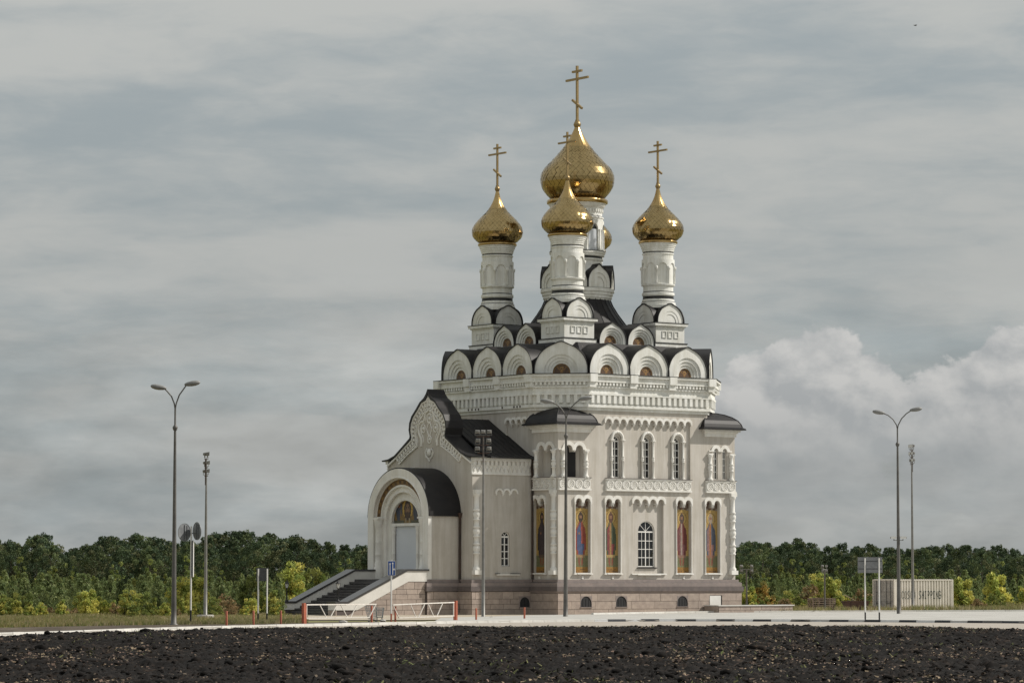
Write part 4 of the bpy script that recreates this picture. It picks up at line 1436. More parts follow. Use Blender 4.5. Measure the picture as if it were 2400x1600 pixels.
def lantern(x, y, z, label):
    t = thing('lantern', label, 'lantern', (x, y, z), CHA, 'lanterns on the stair parapets')
    mb = MB(); mb.lathe([(.13, 0), (.13, .08), (.07, .12), (.055, .2), (.055, .92), (.075, .95), (.075, 1.0)], 0, 0, 10); mb.build('post', ['black'], t)
    mb = MB(); mb.lathe([(.09, 1.0), (.165, 1.32)], 0, 0, 6, 0, False); mb.build('lamp_glass', ['lens'], t)
    mb = MB()
    for k in range(6):
        a = 2 * PI * k / 6
        mb.tube([(.095 * math.cos(a), .095 * math.sin(a), 1.0), (.172 * math.cos(a), .172 * math.sin(a), 1.33)], .012, 4)
    mb.lathe([(.215, 1.32), (.215, 1.35), (.10, 1.46), (.06, 1.50), (.03, 1.60), (.01, 1.62)], 0, 0, 6, 0, False); mb.build('lamp_cap', ['black'], t)
    return t
def ch(u, v):
    return CHX + u * math.cos(CHA) - v * math.sin(CHA), CHY + u * math.sin(CHA) + v * math.cos(CHA)
lantern(*ch(-25.3, -3.47), 1.05, 'small black lantern standing on the near stair parapet of the church')
lantern(*ch(-25.3, 3.47), 1.05, 'small black lantern standing on the far stair parapet, in front of the trees')
# low wall of the cellar entrance
t = thing('low_wall', 'low reddish stone wall with pale cap at the right foot of the church', 'wall', (*ch(0, 0), 0), CHA)
mb = MB(); mb.box(5.3, 13.0, -10.95, -10.7, -.1, .62); mb.box(5.3, 5.55, -10.7, -9.3, -.1, .62); mb.box(12.75, 13.0, -10.7, -9.5, -.1, .62); mb.build('wall_body', ['joint'], t)
stones(t, FS, 5.3, 13.0, 10.95, [(.0, .31), (.31, .62)], 1.3)
stones(t, FW, 9.3, 10.95, -5.3, [(.0, .62)], .9)
mb = MB(); mb.box(5.2, 13.1, -11.08, -10.6, .62, .70); mb.box(5.2, 5.65, -10.6, -9.3, .62, .70); mb.box(12.65, 13.1, -10.6, -9.5, .62, .70); mb.build('coping', ['kerb'], t)
# ------------------------------------------------------------------ ground, road, kerb, field
def grid_noise(x, y, seed):
    xi, yi = np.floor(x).astype(np.int64), np.floor(y).astype(np.int64)
    fx, fy = x - xi, y - yi
    fx = fx * fx * (3 - 2 * fx); fy = fy * fy * (3 - 2 * fy)
    def h(a, b):
        n_ = (a * 374761393 + b * 668265263 + seed * 974711) & 0x7fffffff
        n_ = ((n_ ^ (n_ >> 13)) * 1274126177) & 0x7fffffff
        return ((n_ ^ (n_ >> 16)) & 0xffff) / 65535.0
    a, b, c, d = h(xi, yi), h(xi + 1, yi), h(xi, yi + 1), h(xi + 1, yi + 1)
    return (a * (1 - fx) + b * fx) * (1 - fy) + (c * (1 - fx) + d * fx) * fy
def np_mesh(name, verts, quads, mats, smooth=False, tris=False, attr=None):
    me = bpy.data.meshes.new(name)
    k = 3 if tris else 4
    me.vertices.add(len(verts)); me.vertices.foreach_set('co', np.asarray(verts, dtype=np.float32).ravel())
    nf = len(quads)
    me.loops.add(nf * k); me.loops.foreach_set('vertex_index', np.asarray(quads, dtype=np.int32).ravel())
    me.polygons.add(nf)
    me.polygons.foreach_set('loop_start', np.arange(0, nf * k, k, dtype=np.int32))
    me.polygons.foreach_set('loop_total', np.full(nf, k, dtype=np.int32))
    if smooth:
        me.polygons.foreach_set('use_smooth', np.ones(nf, dtype=bool))
    for m in mats:
        me.materials.append(M[m] if isinstance(m, str) else m)
    me.update(calc_edges=True)
    if attr is not None:
        ca = me.color_attributes.new('Col', 'FLOAT_COLOR', 'CORNER')
        c = np.repeat(np.concatenate([attr, np.ones((nf, 1))], 1), k, axis=0)
        ca.data.foreach_set('color', c.astype(np.float32).ravel())
    me.validate()
    return me

def two_noise(name, stops, s1, s2, rough=.95, bump=0.0):
    m = bpy.data.materials.new(name); m.use_nodes = True
    N, L = m.node_tree.nodes, m.node_tree.links
    b = N['Principled BSDF']; b.inputs['Roughness'].default_value = rough; b.inputs['Specular IOR Level'].default_value = .2
    tc = N.new('ShaderNodeTexCoord').outputs['Object']
    t1 = N.new('ShaderNodeTexNoise'); t1.inputs['Scale'].default_value = s1; t1.inputs['Detail'].default_value = 6
    t2 = N.new('ShaderNodeTexNoise'); t2.inputs['Scale'].default_value = s2; t2.inputs['Detail'].default_value = 6
    L.new(tc, t1.inputs['Vector']); L.new(tc, t2.inputs['Vector'])
    a = N.new('ShaderNodeMath'); a.operation = 'MULTIPLY_ADD'; a.inputs[1].default_value = .5
    hlf = N.new('ShaderNodeMath'); hlf.operation = 'MULTIPLY'; hlf.inputs[1].default_value = .5
    L.new(t2.outputs['Fac'], hlf.inputs[0]); L.new(t1.outputs['Fac'], a.inputs[0]); L.new(hlf.outputs[0], a.inputs[2])
    r = N.new('ShaderNodeValToRGB'); e = r.color_ramp.elements
    while len(e) < len(stops):
        e.new(.5)
    for el, (p, c) in zip(e, stops):
        el.position = p; el.color = (*c, 1)
    L.new(a.outputs[0], r.inputs[0]); L.new(r.outputs[0], b.inputs['Base Color'])
    if bump:
        bp = N.new('ShaderNodeBump'); bp.inputs['Strength'].default_value = bump; bp.inputs['Distance'].default_value = .05
        L.new(t2.outputs['Fac'], bp.inputs['Height']); L.new(bp.outputs[0], b.inputs['Normal'])
    return m
M['meadow'] = two_noise('rough meadow', [(.38, (.25, .19, .12)), (.48, (.24, .215, .105)), (.58, (.15, .165, .065)), (.70, (.32, .265, .145))], .12, 1.6, bump=.4)
M['verge'] = two_noise('bare verge soil', [(.36, (.035, .027, .022)), (.50, (.065, .05, .038)), (.60, (.15, .12, .088)), (.70, (.11, .095, .05))], .35, 2.4, bump=.5)
M['soil'] = two_noise('ploughed black soil', [(.38, (.0028, .002, .0016)), (.53, (.006, .0042, .0033)), (.62, (.020, .0138, .0102)), (.70, (.070, .049, .034))], 1.1, 5.0, .92, bump=.6)
M['apron'] = two_noise('dusty ground', [(.36, (.33, .285, .225)), (.54, (.42, .37, .30)), (.68, (.28, .25, .17))], .3, 3.0, bump=.3)

xs = np.concatenate([np.linspace(-3000, -120, 8), np.linspace(-100, 130, 47), np.linspace(160, 3000, 8)])
ys = np.concatenate([np.linspace(-300, 60, 5), np.linspace(80, 420, 69), np.linspace(460, 900, 12), np.linspace(1100, 5000, 6)])
gx, gy = np.meshgrid(xs, ys)
gz = np.where(gy > 235, (grid_noise(gx * .12, gy * .12, 3) - .5) * .12 - .02, -.03)
V = np.stack([gx, gy, gz], -1).reshape(-1, 3)
nx_ = len(xs)
qi = np.array([[j * nx_ + i, j * nx_ + i + 1, (j + 1) * nx_ + i + 1, (j + 1) * nx_ + i] for j in range(len(ys) - 1) for i in range(nx_ - 1)])
structure('ground', np_mesh('ground', V, qi, ['meadow'], True))

KP = [(-60, 92), (-34, 140), (-24.55, 161.2), (-21.4, 168.9), (-18.3, 179.3), (-14.3, 188.2), (-9.9, 196.4), (-5.2, 204.0), (0, 210.3), (5.45, 214.7), (12.1, 216.6), (21.6, 213.2), (31.45, 206.4), (46, 195), (70, 172)]
def catmull(P, step):
    out = []
    for i in range(len(P) - 1):
        p0, p1, p2, p3 = [np.array(P[max(0, min(len(P) - 1, i + k))], float) for k in (-1, 0, 1, 2)]
        n_ = max(2, int(np.linalg.norm(p2 - p1) / .25))
        for j in range(n_):
            t = j / n_
            out.append(.5 * ((2 * p1) + (-p0 + p2) * t + (2 * p0 - 5 * p1 + 4 * p2 - p3) * t * t + (-p0 + 3 * p1 - 3 * p2 + p3) * t ** 3))
    out.append(np.array(P[-1], float))
    out = np.array(out)
    L_ = np.concatenate([[0], np.cumsum(np.hypot(*np.diff(out, axis=0).T))])
    s = np.arange(0, L_[-1], step)
    return np.stack([np.interp(s, L_, out[:, 0]), np.interp(s, L_, out[:, 1])], 1)
KC = catmull(KP, 1.0)
FEDGE = [(-90, 20), (-60, 84), (-34, 131), (-24, 152), (-14, 177), (-4.8, 181), (2.4, 184), (12.3, 186), (19.5, 184), (27.2, 172), (46, 148), (70, 118), (100, 80)]
def edge_y(x):
    return np.interp(x, [p[0] for p in FEDGE], [p[1] for p in FEDGE])
def strip(name, A, B, za, zb, material):
    n_ = len(A)
    V = [(a[0], a[1], za) for a in A] + [(b[0], b[1], zb) for b in B]
    return structure(name, np_mesh(name, np.array(V), np.array([(i, i + 1, n_ + i + 1, n_ + i) for i in range(n_ - 1)]), [material]))
strip('road', [(p[0], float(edge_y(p[0])) - 4) for p in KC], KC, .0, .0, 'asphalt')
nrm = np.gradient(KC, axis=0); nrm /= np.linalg.norm(nrm, axis=1)[:, None]
nrm = np.stack([-nrm[:, 1], nrm[:, 0]], 1)          # away from the road
sel = KC[:, 0] < 47
strip('verge', (KC + nrm * .2)[KC[:, 0] < -1], (KC + nrm * (17 - 6 * np.clip((KC[:, 0:1] + 34) / 30, 0, 1)))[KC[:, 0] < -1], .12, -.01, 'verge')
# forecourt in front of and right of the church
pc = (KC + nrm * .2)[(KC[:, 0] > -5) & (KC[:, 0] < 68)]
far_x = [-5, 2, 10, 16.6, 41.5, 70]; far_y = [226, 244, 254, 262, 272, 282]
far = np.stack([pc[:, 0] * 1.0 + .0, np.interp(pc[:, 0] * 1.0, far_x, far_y)], 1)
strip('forecourt', pc, far, .13, .12, 'paving')
strip('church_yard', [(-24, 226), (-16, 221), (-6, 222), (8, 240), (20, 258), (34, 270)], [(-24, 262), (-16, 275), (-6, 285), (8, 290), (20, 290), (34, 290)], .03, .03, 'apron')
# kerb stones, some painted black and white
kb = MB()
n_ = len(KC)
kv = []
for p, q in zip(KC, nrm):
    for o, z in ((.02, -.05), (.02, .10), (.28, .10), (.28, -.05)):
        kv.append((p[0] + q[0] * o, p[1] + q[1] * o, z))
kb.add(kv, [(i * 4 + k, i * 4 + 4 + k, i * 4 + 4 + (k + 1) % 4, i * 4 + (k + 1) % 4) for i in range(n_ - 1) for k in range(3)])
kerb = structure('kerb', kb.mesh('kerb', ['cement']))
rk = random.Random(3)
KCF = catmull(KP, .05)
nf_ = np.gradient(KCF, axis=0); nf_ /= np.linalg.norm(nf_, axis=1)[:, None]; nf_ = np.stack([-nf_[:, 1], nf_[:, 0]], 1)
i, cnt = 0, 0
while i < len(KCF) - 30:
    x = KCF[i][0]
    ln = 20 if x < 6 else rk.choice((22, 24, 26))
    j = min(i + ln, len(KCF) - 1)
    if KCF[j][0] > -31 and x < 42:
        a, b, na, nb = KCF[i], KCF[j], nf_[i], nf_[j]
        t = (b - a) / np.linalg.norm(b - a) * .012
        h = .15 + rk.uniform(-.008, .008); o = rk.uniform(-.012, .012)
        m2 = MB()
        vs = []
        for (c, e, sg) in ((a, na, 1), (b, nb, -1)):
            for oo, z in ((0 + o, -.03), (.025 + o, h), (.30, h), (.30, -.03)):
                vs.append((c[0] + e[0] * oo + sg * t[0], c[1] + e[1] * oo + sg * t[1], z))
        m2.add(vs, [(0, 1, 2, 3), (7, 6, 5, 4), (0, 4, 5, 1), (1, 5, 6, 2), (2, 6, 7, 3)])
        if x < 4.5:
            mm = 'kerb'
        elif x < 27.5:
            mm = 'kerbb' if cnt % 2 else 'kerbw'
        else:
            mm = 'kerbb'  # right end: every stone dark, no stripes
        m2.build('kerb_stone', [mm], kerb)
    cnt += 1
    i = j
# pale border stones at the back of the forecourt
bk = MB()
bpts = catmull([(6, 247), (10, 254.2), (16.6, 262.2), (41.5, 272.2), (66, 281)], 2.0)
bb = structure('border_kerb', None)
bn = np.gradient(bpts, axis=0); bn /= np.linalg.norm(bn, axis=1)[:, None]; bn = np.stack([-bn[:, 1], bn[:, 0]], 1)
for a, b, na, nb in zip(bpts[:-1], bpts[1:], bn[:-1], bn[1:]):
    t = (b - a) * .008
    m2 = MB(); vs = []
    for c, e, sg in ((a, na, 1), (b, nb, -1)):
        for oo, z in ((0, .0), (.02, .24), (.2, .24), (.2, .0)):
            vs.append((c[0] + e[0] * oo + sg * t[0], c[1] + e[1] * oo + sg * t[1], z))
    m2.add(vs, [(0, 1, 2, 3), (7, 6, 5, 4), (0, 4, 5, 1), (1, 5, 6, 2), (2, 6, 7, 3)])
    m2.build('border_stone', ['kerb'], bb)

# ploughed field
NU, NV = 820, 860
u = np.linspace(-1, 1, NU); v = np.linspace(0, 1, NV) ** 1.12
uu, vv = np.meshgrid(u, v)
y0 = 76 + 112 * vv
X_ = uu * (5 + .178 * y0) 
Y_ = 76 + (edge_y(X_) - 76) * vv
rs_ = np.random.RandomState(4)
X_ += rs_.uniform(-.014, .014, X_.shape); Y_ += rs_.uniform(-.03, .03, X_.shape)
wx = X_ + .5 * (grid_noise(X_ * .9, Y_ * .9, 21) - .5); wy = Y_ + .9 * (grid_noise(X_ * .9, Y_ * .9, 22) - .5)
n1 = grid_noise(wx * 2.6, wy * 1.3, 1); n2 = grid_noise(wx * 6.0, wy * 3.2, 2); n3 = grid_noise(wx * 13.0, wy * 6.5, 5); n4 = grid_noise(wx * .33, wy * .16, 7); n5 = grid_noise(wx * 21.0, wy * 9.0, 9)
rid = 1 - np.abs(2 * n2 - 1)
Z_ = .13 * np.maximum(n1 - .35, 0) ** 1.2 * 1.5 + .075 * rid + .10 * n3 ** 1.3 + .06 * n5 + .09 * (n4 - .5) + .075 * np.sin((wy + .10 * wx) * 2 * PI / 2.1) * (.4 + grid_noise(wx * .22, wy * .5, 15))
fade = np.clip((edge_y(X_) - Y_) / 2.5, 0, 1)
Z_ = (Z_ - .05) * fade - .02 * (1 - fade) + .005
FV = np.stack([X_, Y_, Z_], -1).reshape(-1, 3)
idx = (np.arange(NV - 1)[:, None] * NU + np.arange(NU - 1)[None, :]).ravel()
fq = np.stack([idx, idx + 1, idx + NU + 1, idx + NU], 1)
structure('ploughed_field', np_mesh('ploughed_field', FV, fq, ['soil'], False))
def field_z(i):
    return FV[i]
rs = np.random.RandomState(8)
# loose clods of earth
ico_v = []
t_ = (1 + 5 ** .5) / 2
ico = np.array([(-1, t_, 0), (1, t_, 0), (-1, -t_, 0), (1, -t_, 0), (0, -1, t_), (0, 1, t_), (0, -1, -t_), (0, 1, -t_), (t_, 0, -1), (t_, 0, 1), (-t_, 0, -1), (-t_, 0, 1)], float)
ico /= np.linalg.norm(ico[0])
icf = np.array([(0, 11, 5), (0, 5, 1), (0, 1, 7), (0, 7, 10), (0, 10, 11), (1, 5, 9), (5, 11, 4), (11, 10, 2), (10, 7, 6), (7, 1, 8), (3, 9, 4), (3, 4, 2), (3, 2, 6), (3, 6, 8), (3, 8, 9), (4, 9, 5), (2, 4, 11), (6, 2, 10), (8, 6, 7), (9, 8, 1)])
NCL = 17000
pick = rs.randint(0, len(FV), NCL)
sz = rs.gamma(2.0, .02, NCL) + .018
cv = FV[pick][:, None, :] + (ico[None] * (1 + rs.uniform(-.35, .35, (NCL, 12, 1)))) * np.stack([sz * rs.uniform(.8, 1.7, NCL), sz * rs.uniform(.8, 1.4, NCL), sz * rs.uniform(.5, 1.0, NCL)], 1)[:, None, :]
cf = (icf[None] + (np.arange(NCL) * 12)[:, None, None]).reshape(-1, 3)
o = link('soil_clods', np_mesh('soil_clods', cv.reshape(-1, 3), cf, ['soil'], False, True)); o['kind'] = 'stuff'
tag(o, 'loose dark clods of earth scattered over the ploughed field', 'soil')
# straw, roots and weeds left on the furrows
M['litter'] = mat('dry straw and weeds', (1, 1, 1), .9, attr='Col')
def litter(n_, dens_seed, thr, lmin, lmax, cols_, up, wmul=.12, grow=0.0):
    p = rs.randint(0, len(FV), n_ * 4)
    P = FV[p]
    d = grid_noise(P[:, 0] * .28, P[:, 1] * .10, dens_seed) * .65 + grid_noise(P[:, 0] * 1.3, P[:, 1] * .5, dens_seed + 1) * .35
    P = P[d > thr][:n_]
    k = len(P)
    a = rs.uniform(0, 2 * PI, k); L_ = rs.uniform(lmin, lmax, k)
    dz = rs.uniform(-.05, up, k) * L_
    dirv = np.stack([np.cos(a) * L_, np.sin(a) * L_ * (1 - grow), dz + grow * L_], 1)
    side = np.stack([-np.sin(a), np.cos(a), rs.uniform(-.9, 1.2, k)], 1) * (L_ * wmul)[:, None] + np.array([0, 0, .004])
    base = P + np.array([0, 0, .03])
    V = np.stack([base - side, base + side, base + dirv + side * .5, base + dirv - side * .5], 1).reshape(-1, 3)
    Qd = np.arange(k * 4).reshape(k, 4)
    c = np.array(cols_)[rs.randint(0, len(cols_), k)] * rs.uniform(.6, 1.25, (k, 1))
    return V, Qd, c
parts_ = [litter(38000, 31, .55, .03, .11, [(.19, .14, .09), (.165, .11, .083), (.24, .185, .12), (.12, .082, .062)], .35, .28),
          litter(4200, 41, .64, .05, .16, [(.10, .12, .04), (.15, .15, .06), (.08, .09, .035)], .5, .16, .35),
          litter(14000, 51, .30, .025, .085, [(.12, .09, .065), (.15, .118, .085), (.085, .06, .047)], .4, .4)]
vo = 0; VV, QQ, CC = [], [], []
for V, Qd, c in parts_:
    VV.append(V); QQ.append(Qd + vo); CC.append(c); vo += len(V)
o = link('straw_litter', np_mesh('straw_litter', np.concatenate(VV), np.concatenate(QQ), ['litter'], attr=np.concatenate(CC))); o['kind'] = 'stuff'
tag(o, 'dry straw and small weeds strewn over the black furrows', 'straw')

# rough grass behind the kerb
def grass(name, label, n_, region, hgt, cols_, seed):
    r_ = np.random.RandomState(seed)
    P = region(r_, n_)
    d = grid_noise(P[:, 0] * .35, P[:, 1] * .12, seed)
    keep = r_.uniform(0, 1, len(P)) < .25 + d
    P = P[keep]; k = len(P); B = 7
    a = r_.uniform(0, 2 * PI, (k, B)); L_ = hgt * r_.uniform(.35, 1.1, (k, B)) * (.55 + .8 * grid_noise(P[:, 0] * .2, P[:, 1] * .1, seed + 3))[:, None]
    off = r_.uniform(-.12, .12, (k, B, 2))
    bx = P[:, 0:1] + off[..., 0]; by = P[:, 1:2] + off[..., 1]
    w = .018 + .05 * r_.uniform(0, 1, (k, B)) * L_
    lean = r_.uniform(.1, .6, (k, B)) * L_
    v0 = np.stack([bx - w, by, np.zeros_like(bx) - .03], -1); v1 = np.stack([bx + w, by, np.zeros_like(bx) - .03], -1)
    v2 = np.stack([bx + np.cos(a) * lean, by + np.sin(a) * lean, L_], -1)
    V = np.stack([v0, v1, v2], 2).reshape(-1, 3)
    T_ = np.arange(len(V)).reshape(-1, 3)
    base = np.array(cols_)[r_.randint(0, len(cols_), k)]
    c = np.repeat(base, B, 0) * r_.uniform(.65, 1.3, (k * B, 1))
    o = link(name, np_mesh(name, V, T_, ['litter'], False, True, attr=c)); o['kind'] = 'stuff'
    tag(o, label, 'grass')
def behind_kerb(xmin, xmax, near, far_):
    def f(r_, n_):
        k = r_.randint(0, len(KCF), n_ * 3)
        k = k[(KCF[k, 0] > xmin) & (KCF[k, 0] < xmax)][:n_]
        d = near + (far_ - near) * r_.uniform(0, 1, len(k)) ** 1.3
        return KCF[k] + nf_[k] * d[:, None]
    return f
GC = [(.29, .275, .11), (.21, .23, .085), (.42, .35, .19), (.34, .32, .14), (.46, .385, .235)]
def left_zone(r_, n_):
    px = r_.uniform(-120, 720, n_)
    k0 = np.interp((px - 1200) / 7850, KCF[:, 0] / KCF[:, 1], KCF[:, 1])
    st_ = np.interp(px, [0, 350, 560, 700], [30, 24, 12, 10])
    y = k0 + st_ + (305 - k0 - st_) * r_.uniform(0, 1, n_) ** 1.25
    return np.stack([(px - 1200) / 7850 * y, y], 1)
grass('rough_grass', 'rough green and straw coloured grass behind the left kerb', 17000, left_zone, .27, GC, 61)
def right_zone(r_, n_):
    x = r_.uniform(21, 72, n_); y = np.interp(x, far_x, far_y) + .8 + 60 * r_.uniform(0, 1, n_) ** 1.6
    return np.stack([x, y], 1)
grass('rough_grass', 'tall dry and green grass behind the forecourt by the container', 7000, right_zone, .60, GC, 71)
def road_edge(r_, n_):
    x = r_.uniform(-22, 40, n_)
    return np.stack([x, edge_y(x) + r_.normal(.3, .5, n_)], 1)
grass('road_edge_grass', 'thin strip of grass between the ploughed field and the road', 1700, road_edge, .20, [(.13, .13, .05), (.09, .10, .04), (.20, .17, .09)], 81)
# ------------------------------------------------------------------ trees and bushes
M['leaf_dark'] = mat('dark forest leaves', (1, 1, 1), .8, attr='Col', rand=.22, spec=.2, trans=.15)
M['leaf'] = mat('bush leaves', (1, 1, 1), .7, attr='Col', rand=.18, spec=.3, trans=.3)
M['bark'] = mat('grey brown bark', (.085, .068, .055), .9, .35, 6)
def leaf_mesh(name, blobs, size, cols_, seed, squash=.8, up=0.0):
    """blobs: (x, y, z, r, n) -> many leaf quads filling rounded masses"""
    r_ = np.random.RandomState(seed)
    VV, CC = [], []
    for (x, y, z, rad, n_) in blobs:
        d = r_.normal(0, 1, (n_, 3)); d /= np.linalg.norm(d, axis=1)[:, None]
        rr = rad * r_.uniform(.45, 1.08, (n_, 1)) ** .6
        P = np.array([x, y, z]) + d * rr * np.array([1, 1, squash])
        a = r_.normal(0, 1, (n_, 3)) + d * .5 + np.array([0, 0, up]); a /= np.linalg.norm(a, axis=1)[:, None]
        b = np.cross(a, r_.normal(0, 1, (n_, 3))); b /= np.linalg.norm(b, axis=1)[:, None]
        s = size * r_.uniform(.55, 1.3, (n_, 1))
        V = np.stack([P - a * s, P + b * s * .45, P + a * s, P - b * s * .45], 1)
        VV.append(V.reshape(-1, 3))
        base = np.array(cols_[r_.randint(0, len(cols_))])
        CC.append(base * r_.uniform(.7, 1.3, (n_, 1)))
    V = np.concatenate(VV); c = np.concatenate(CC)
    return np_mesh(name, V, np.arange(len(V)).reshape(-1, 4), ['leaf_dark' if 'crown' in name else 'leaf'], attr=c)
def trunk_mesh(h, r, seed, limbs):
    rd = random.Random(seed)
    mb = MB()
    pts = [(0, 0, -.3)]
    for k in range(1, 6):
        pts.append((rd.uniform(-.12, .12) * k, rd.uniform(-.12, .12) * k, h * k / 5))
    mb.tube(pts, [r * (1 - .15 * k) for k in range(6)], 7)
    for (x, y, z) in limbs:
        t = max(.25, min(.9, (z - 1.0) / h))
        k = t * 5; i = int(k); f_ = k - i
        p = tuple(pts[i][q] + (pts[min(i + 1, 5)][q] - pts[i][q]) * f_ for q in range(3))
        p = (p[0], p[1], p[2] * .82)
        mid = tuple((p[q] + (x, y, z)[q]) / 2 + (0, 0, .25)[q] for q in range(3))
        mb.tube([p, mid, (x, y, z)], [r * .42, r * .28, r * .08], 5)
    return mb.mesh('trunk', ['bark'])
def proto_tree(seed, h, wid, low):
    rd = random.Random(seed)
    blobs = []
    nb = 38
    for k in range(nb):
        t = (k + .5) / nb
        z = low + (h - low) * (t ** .8)
        env = wid / 2 * math.sin(PI * min(1, .22 + .74 * t)) ** .7
        a = k * 2.4 + rd.uniform(-.5, .5); q = env * rd.uniform(.35, 1.0)
        rad = rd.uniform(.75, 1.35) * (1.1 - .45 * t)
        blobs.append((q * math.cos(a), q * math.sin(a), z, rad, int(105 * rad)))
    for k in range(5):
        blobs.append((rd.uniform(-.9, .9), rd.uniform(-.9, .9), h - rd.uniform(-.35, .7), rd.uniform(.35, .6), 45))
    G = [(.085, .118, .056), (.066, .098, .050), (.115, .145, .062), (.056, .084, .046), (.125, .135, .066)]  # greens lightened and blued: distance haze put into the leaf colour
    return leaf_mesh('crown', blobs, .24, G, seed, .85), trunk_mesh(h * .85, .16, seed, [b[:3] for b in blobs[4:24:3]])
def proto_pine(seed, h):
    rd = random.Random(seed)
    blobs = []
    for k in range(14):
        t = k / 13
        z = .15 + h * t * .95
        rad = (1 - t) * h * .30 + .10
        for j in range(3):
            a = rd.uniform(0, 2 * PI); q = rad * rd.uniform(.3, .9)
            blobs.append((q * math.cos(a), q * math.sin(a), z + rd.uniform(-.1, .1), rad * .6 + .10, 24))
    G = [(.17, .215, .085), (.14, .185, .075), (.20, .23, .09)]
    return leaf_mesh('needles', blobs, .14, G, seed, .9, .8), trunk_mesh(h * .95, .05, seed, [])
def proto_bush(seed, h, wid, cols_, size=.11, dens=26):
    rd = random.Random(seed)
    blobs, limbs = [], []
    for k in range(46):
        lob = rd.randrange(5)
        a = lob * 1.257 + seed + rd.uniform(-.45, .45); t = rd.uniform(.06, 1.0)
        q = wid / 2 * (.2 + .8 * rd.random()) * (1 - .25 * max(0, t - .5) / .5) * (.62 + .17 * ((lob * 2) % 5) / 2)
        z = h * t * (.55 + .1125 * ((lob * 3 + seed) % 5))
        blobs.append((q * math.cos(a), q * math.sin(a), z, rd.uniform(.08, .21) * (h / 1.8) ** .5 + .03, int(dens * rd.uniform(.3, .75))))
        if k % 3 == 0:
            limbs.append(blobs[-1][:3])
    rdm = MB()
    for (x, y, z) in limbs:
        rdm.tube([(x * .1, y * .1, -.1), (x * .5, y * .5, z * .55), (x, y, z)], [.022, .014, .006], 4)
    return leaf_mesh('leaves', blobs, size, cols_, seed, 1.0, .5), rdm.mesh('stems', ['bark'])
YEL = [(.44, .435, .105), (.51, .475, .12), (.35, .39, .095), (.25, .31, .08)]
OLV = [(.18, .21, .055), (.23, .24, .065), (.14, .18, .05)]
DRY = [(.25, .17, .085), (.21, .15, .075), (.29, .215, .11), (.15, .14, .06)]
ORG = [(.36, .22, .06), (.30, .23, .06), (.22, .20, .06)]
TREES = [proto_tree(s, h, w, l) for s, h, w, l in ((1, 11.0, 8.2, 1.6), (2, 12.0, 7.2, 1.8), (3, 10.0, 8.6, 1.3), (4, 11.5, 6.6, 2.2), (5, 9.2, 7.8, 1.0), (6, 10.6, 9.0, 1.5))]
PINES = [proto_pine(20 + k, h) for k, h in enumerate((2.2, 2.7, 1.8, 3.0))]
MIDS = [proto_bush(40 + k, h, w, OLV, .20, 46) for k, (h, w) in enumerate(((4.2, 2.6), (3.4, 2.8), (5.0, 2.4)))]
BUSH = {'yellow': [proto_bush(60 + k, h, w, YEL, .085, 130) for k, (h, w) in enumerate(((1.7, 1.9), (2.3, 1.6), (1.3, 1.5)))],
        'olive': [proto_bush(70 + k, h, w, OLV, .085, 130) for k, (h, w) in enumerate(((2.2, 2.4), (1.6, 2.0)))],
        'dry': [proto_bush(80 + k, h, w, DRY, .08, 50) for k, (h, w) in enumerate(((1.2, 1.3), (.8, 1.4)))],
        'orange': [proto_bush(90, 1.4, 1.5, ORG, .10, 60)]}
def plant(name, protos, crown_name, stem_name, x, y, sc, rz, label, cat, group=None, zs=1.0):
    t = thing(name, label, cat, (x, y, 0), rz, group)
    t.scale = (sc, sc, sc * zs)
    link(crown_name, protos[0], t); link(stem_name, protos[1], t)
    return t
rt = random.Random(77)
def px_x(px, Y):
    return (px - 1200) / 7850 * Y * 1.0025
# forest edge: tops follow the skyline of the photograph
SKY_L = [(-150, 1258), (0, 1262), (60, 1268), (105, 1252), (150, 1285), (185, 1292), (250, 1262), (330, 1258), (400, 1272), (470, 1268), (500, 1255), (600, 1252), (660, 1262), (700, 1256), (760, 1275), (800, 1280), (900, 1275), (1000, 1280)]
SKY_R = [(1600, 1275), (1700, 1280), (1760, 1275), (1880, 1268), (1920, 1288), (1960, 1278), (2050, 1282), (2120, 1286), (2200, 1280), (2300, 1288), (2350, 1282), (2420, 1295), (2560, 1290)]
def forest(sky, x0, x1, label, group, n_rows):
    for row in range(n_rows):
        Y = 610 + row * 20
        px = x0 + row * 13
        while px < x1:
            y_ = Y + rt.uniform(-8, 8)
            top = 2.7 + (1356 - np.interp(px, [s[0] for s in sky], [s[1] for s in sky])) / 7850 * y_
            k = rt.randrange(len(TREES))
            base_h = (11.0, 12.0, 10.0, 11.5, 9.2, 10.6)[k]
            sc = float(top) / base_h * (rt.uniform(.90, 1.03) if row else rt.uniform(.74, .98))
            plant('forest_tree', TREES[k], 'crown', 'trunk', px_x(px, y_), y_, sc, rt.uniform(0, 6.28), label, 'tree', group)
            px += rt.uniform(34, 56) * sc
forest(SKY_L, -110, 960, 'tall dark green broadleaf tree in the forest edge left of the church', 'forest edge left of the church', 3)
forest(SKY_R, 1620, 2510, 'dark green tree in the forest edge right of the church', 'forest edge right of the church', 3)
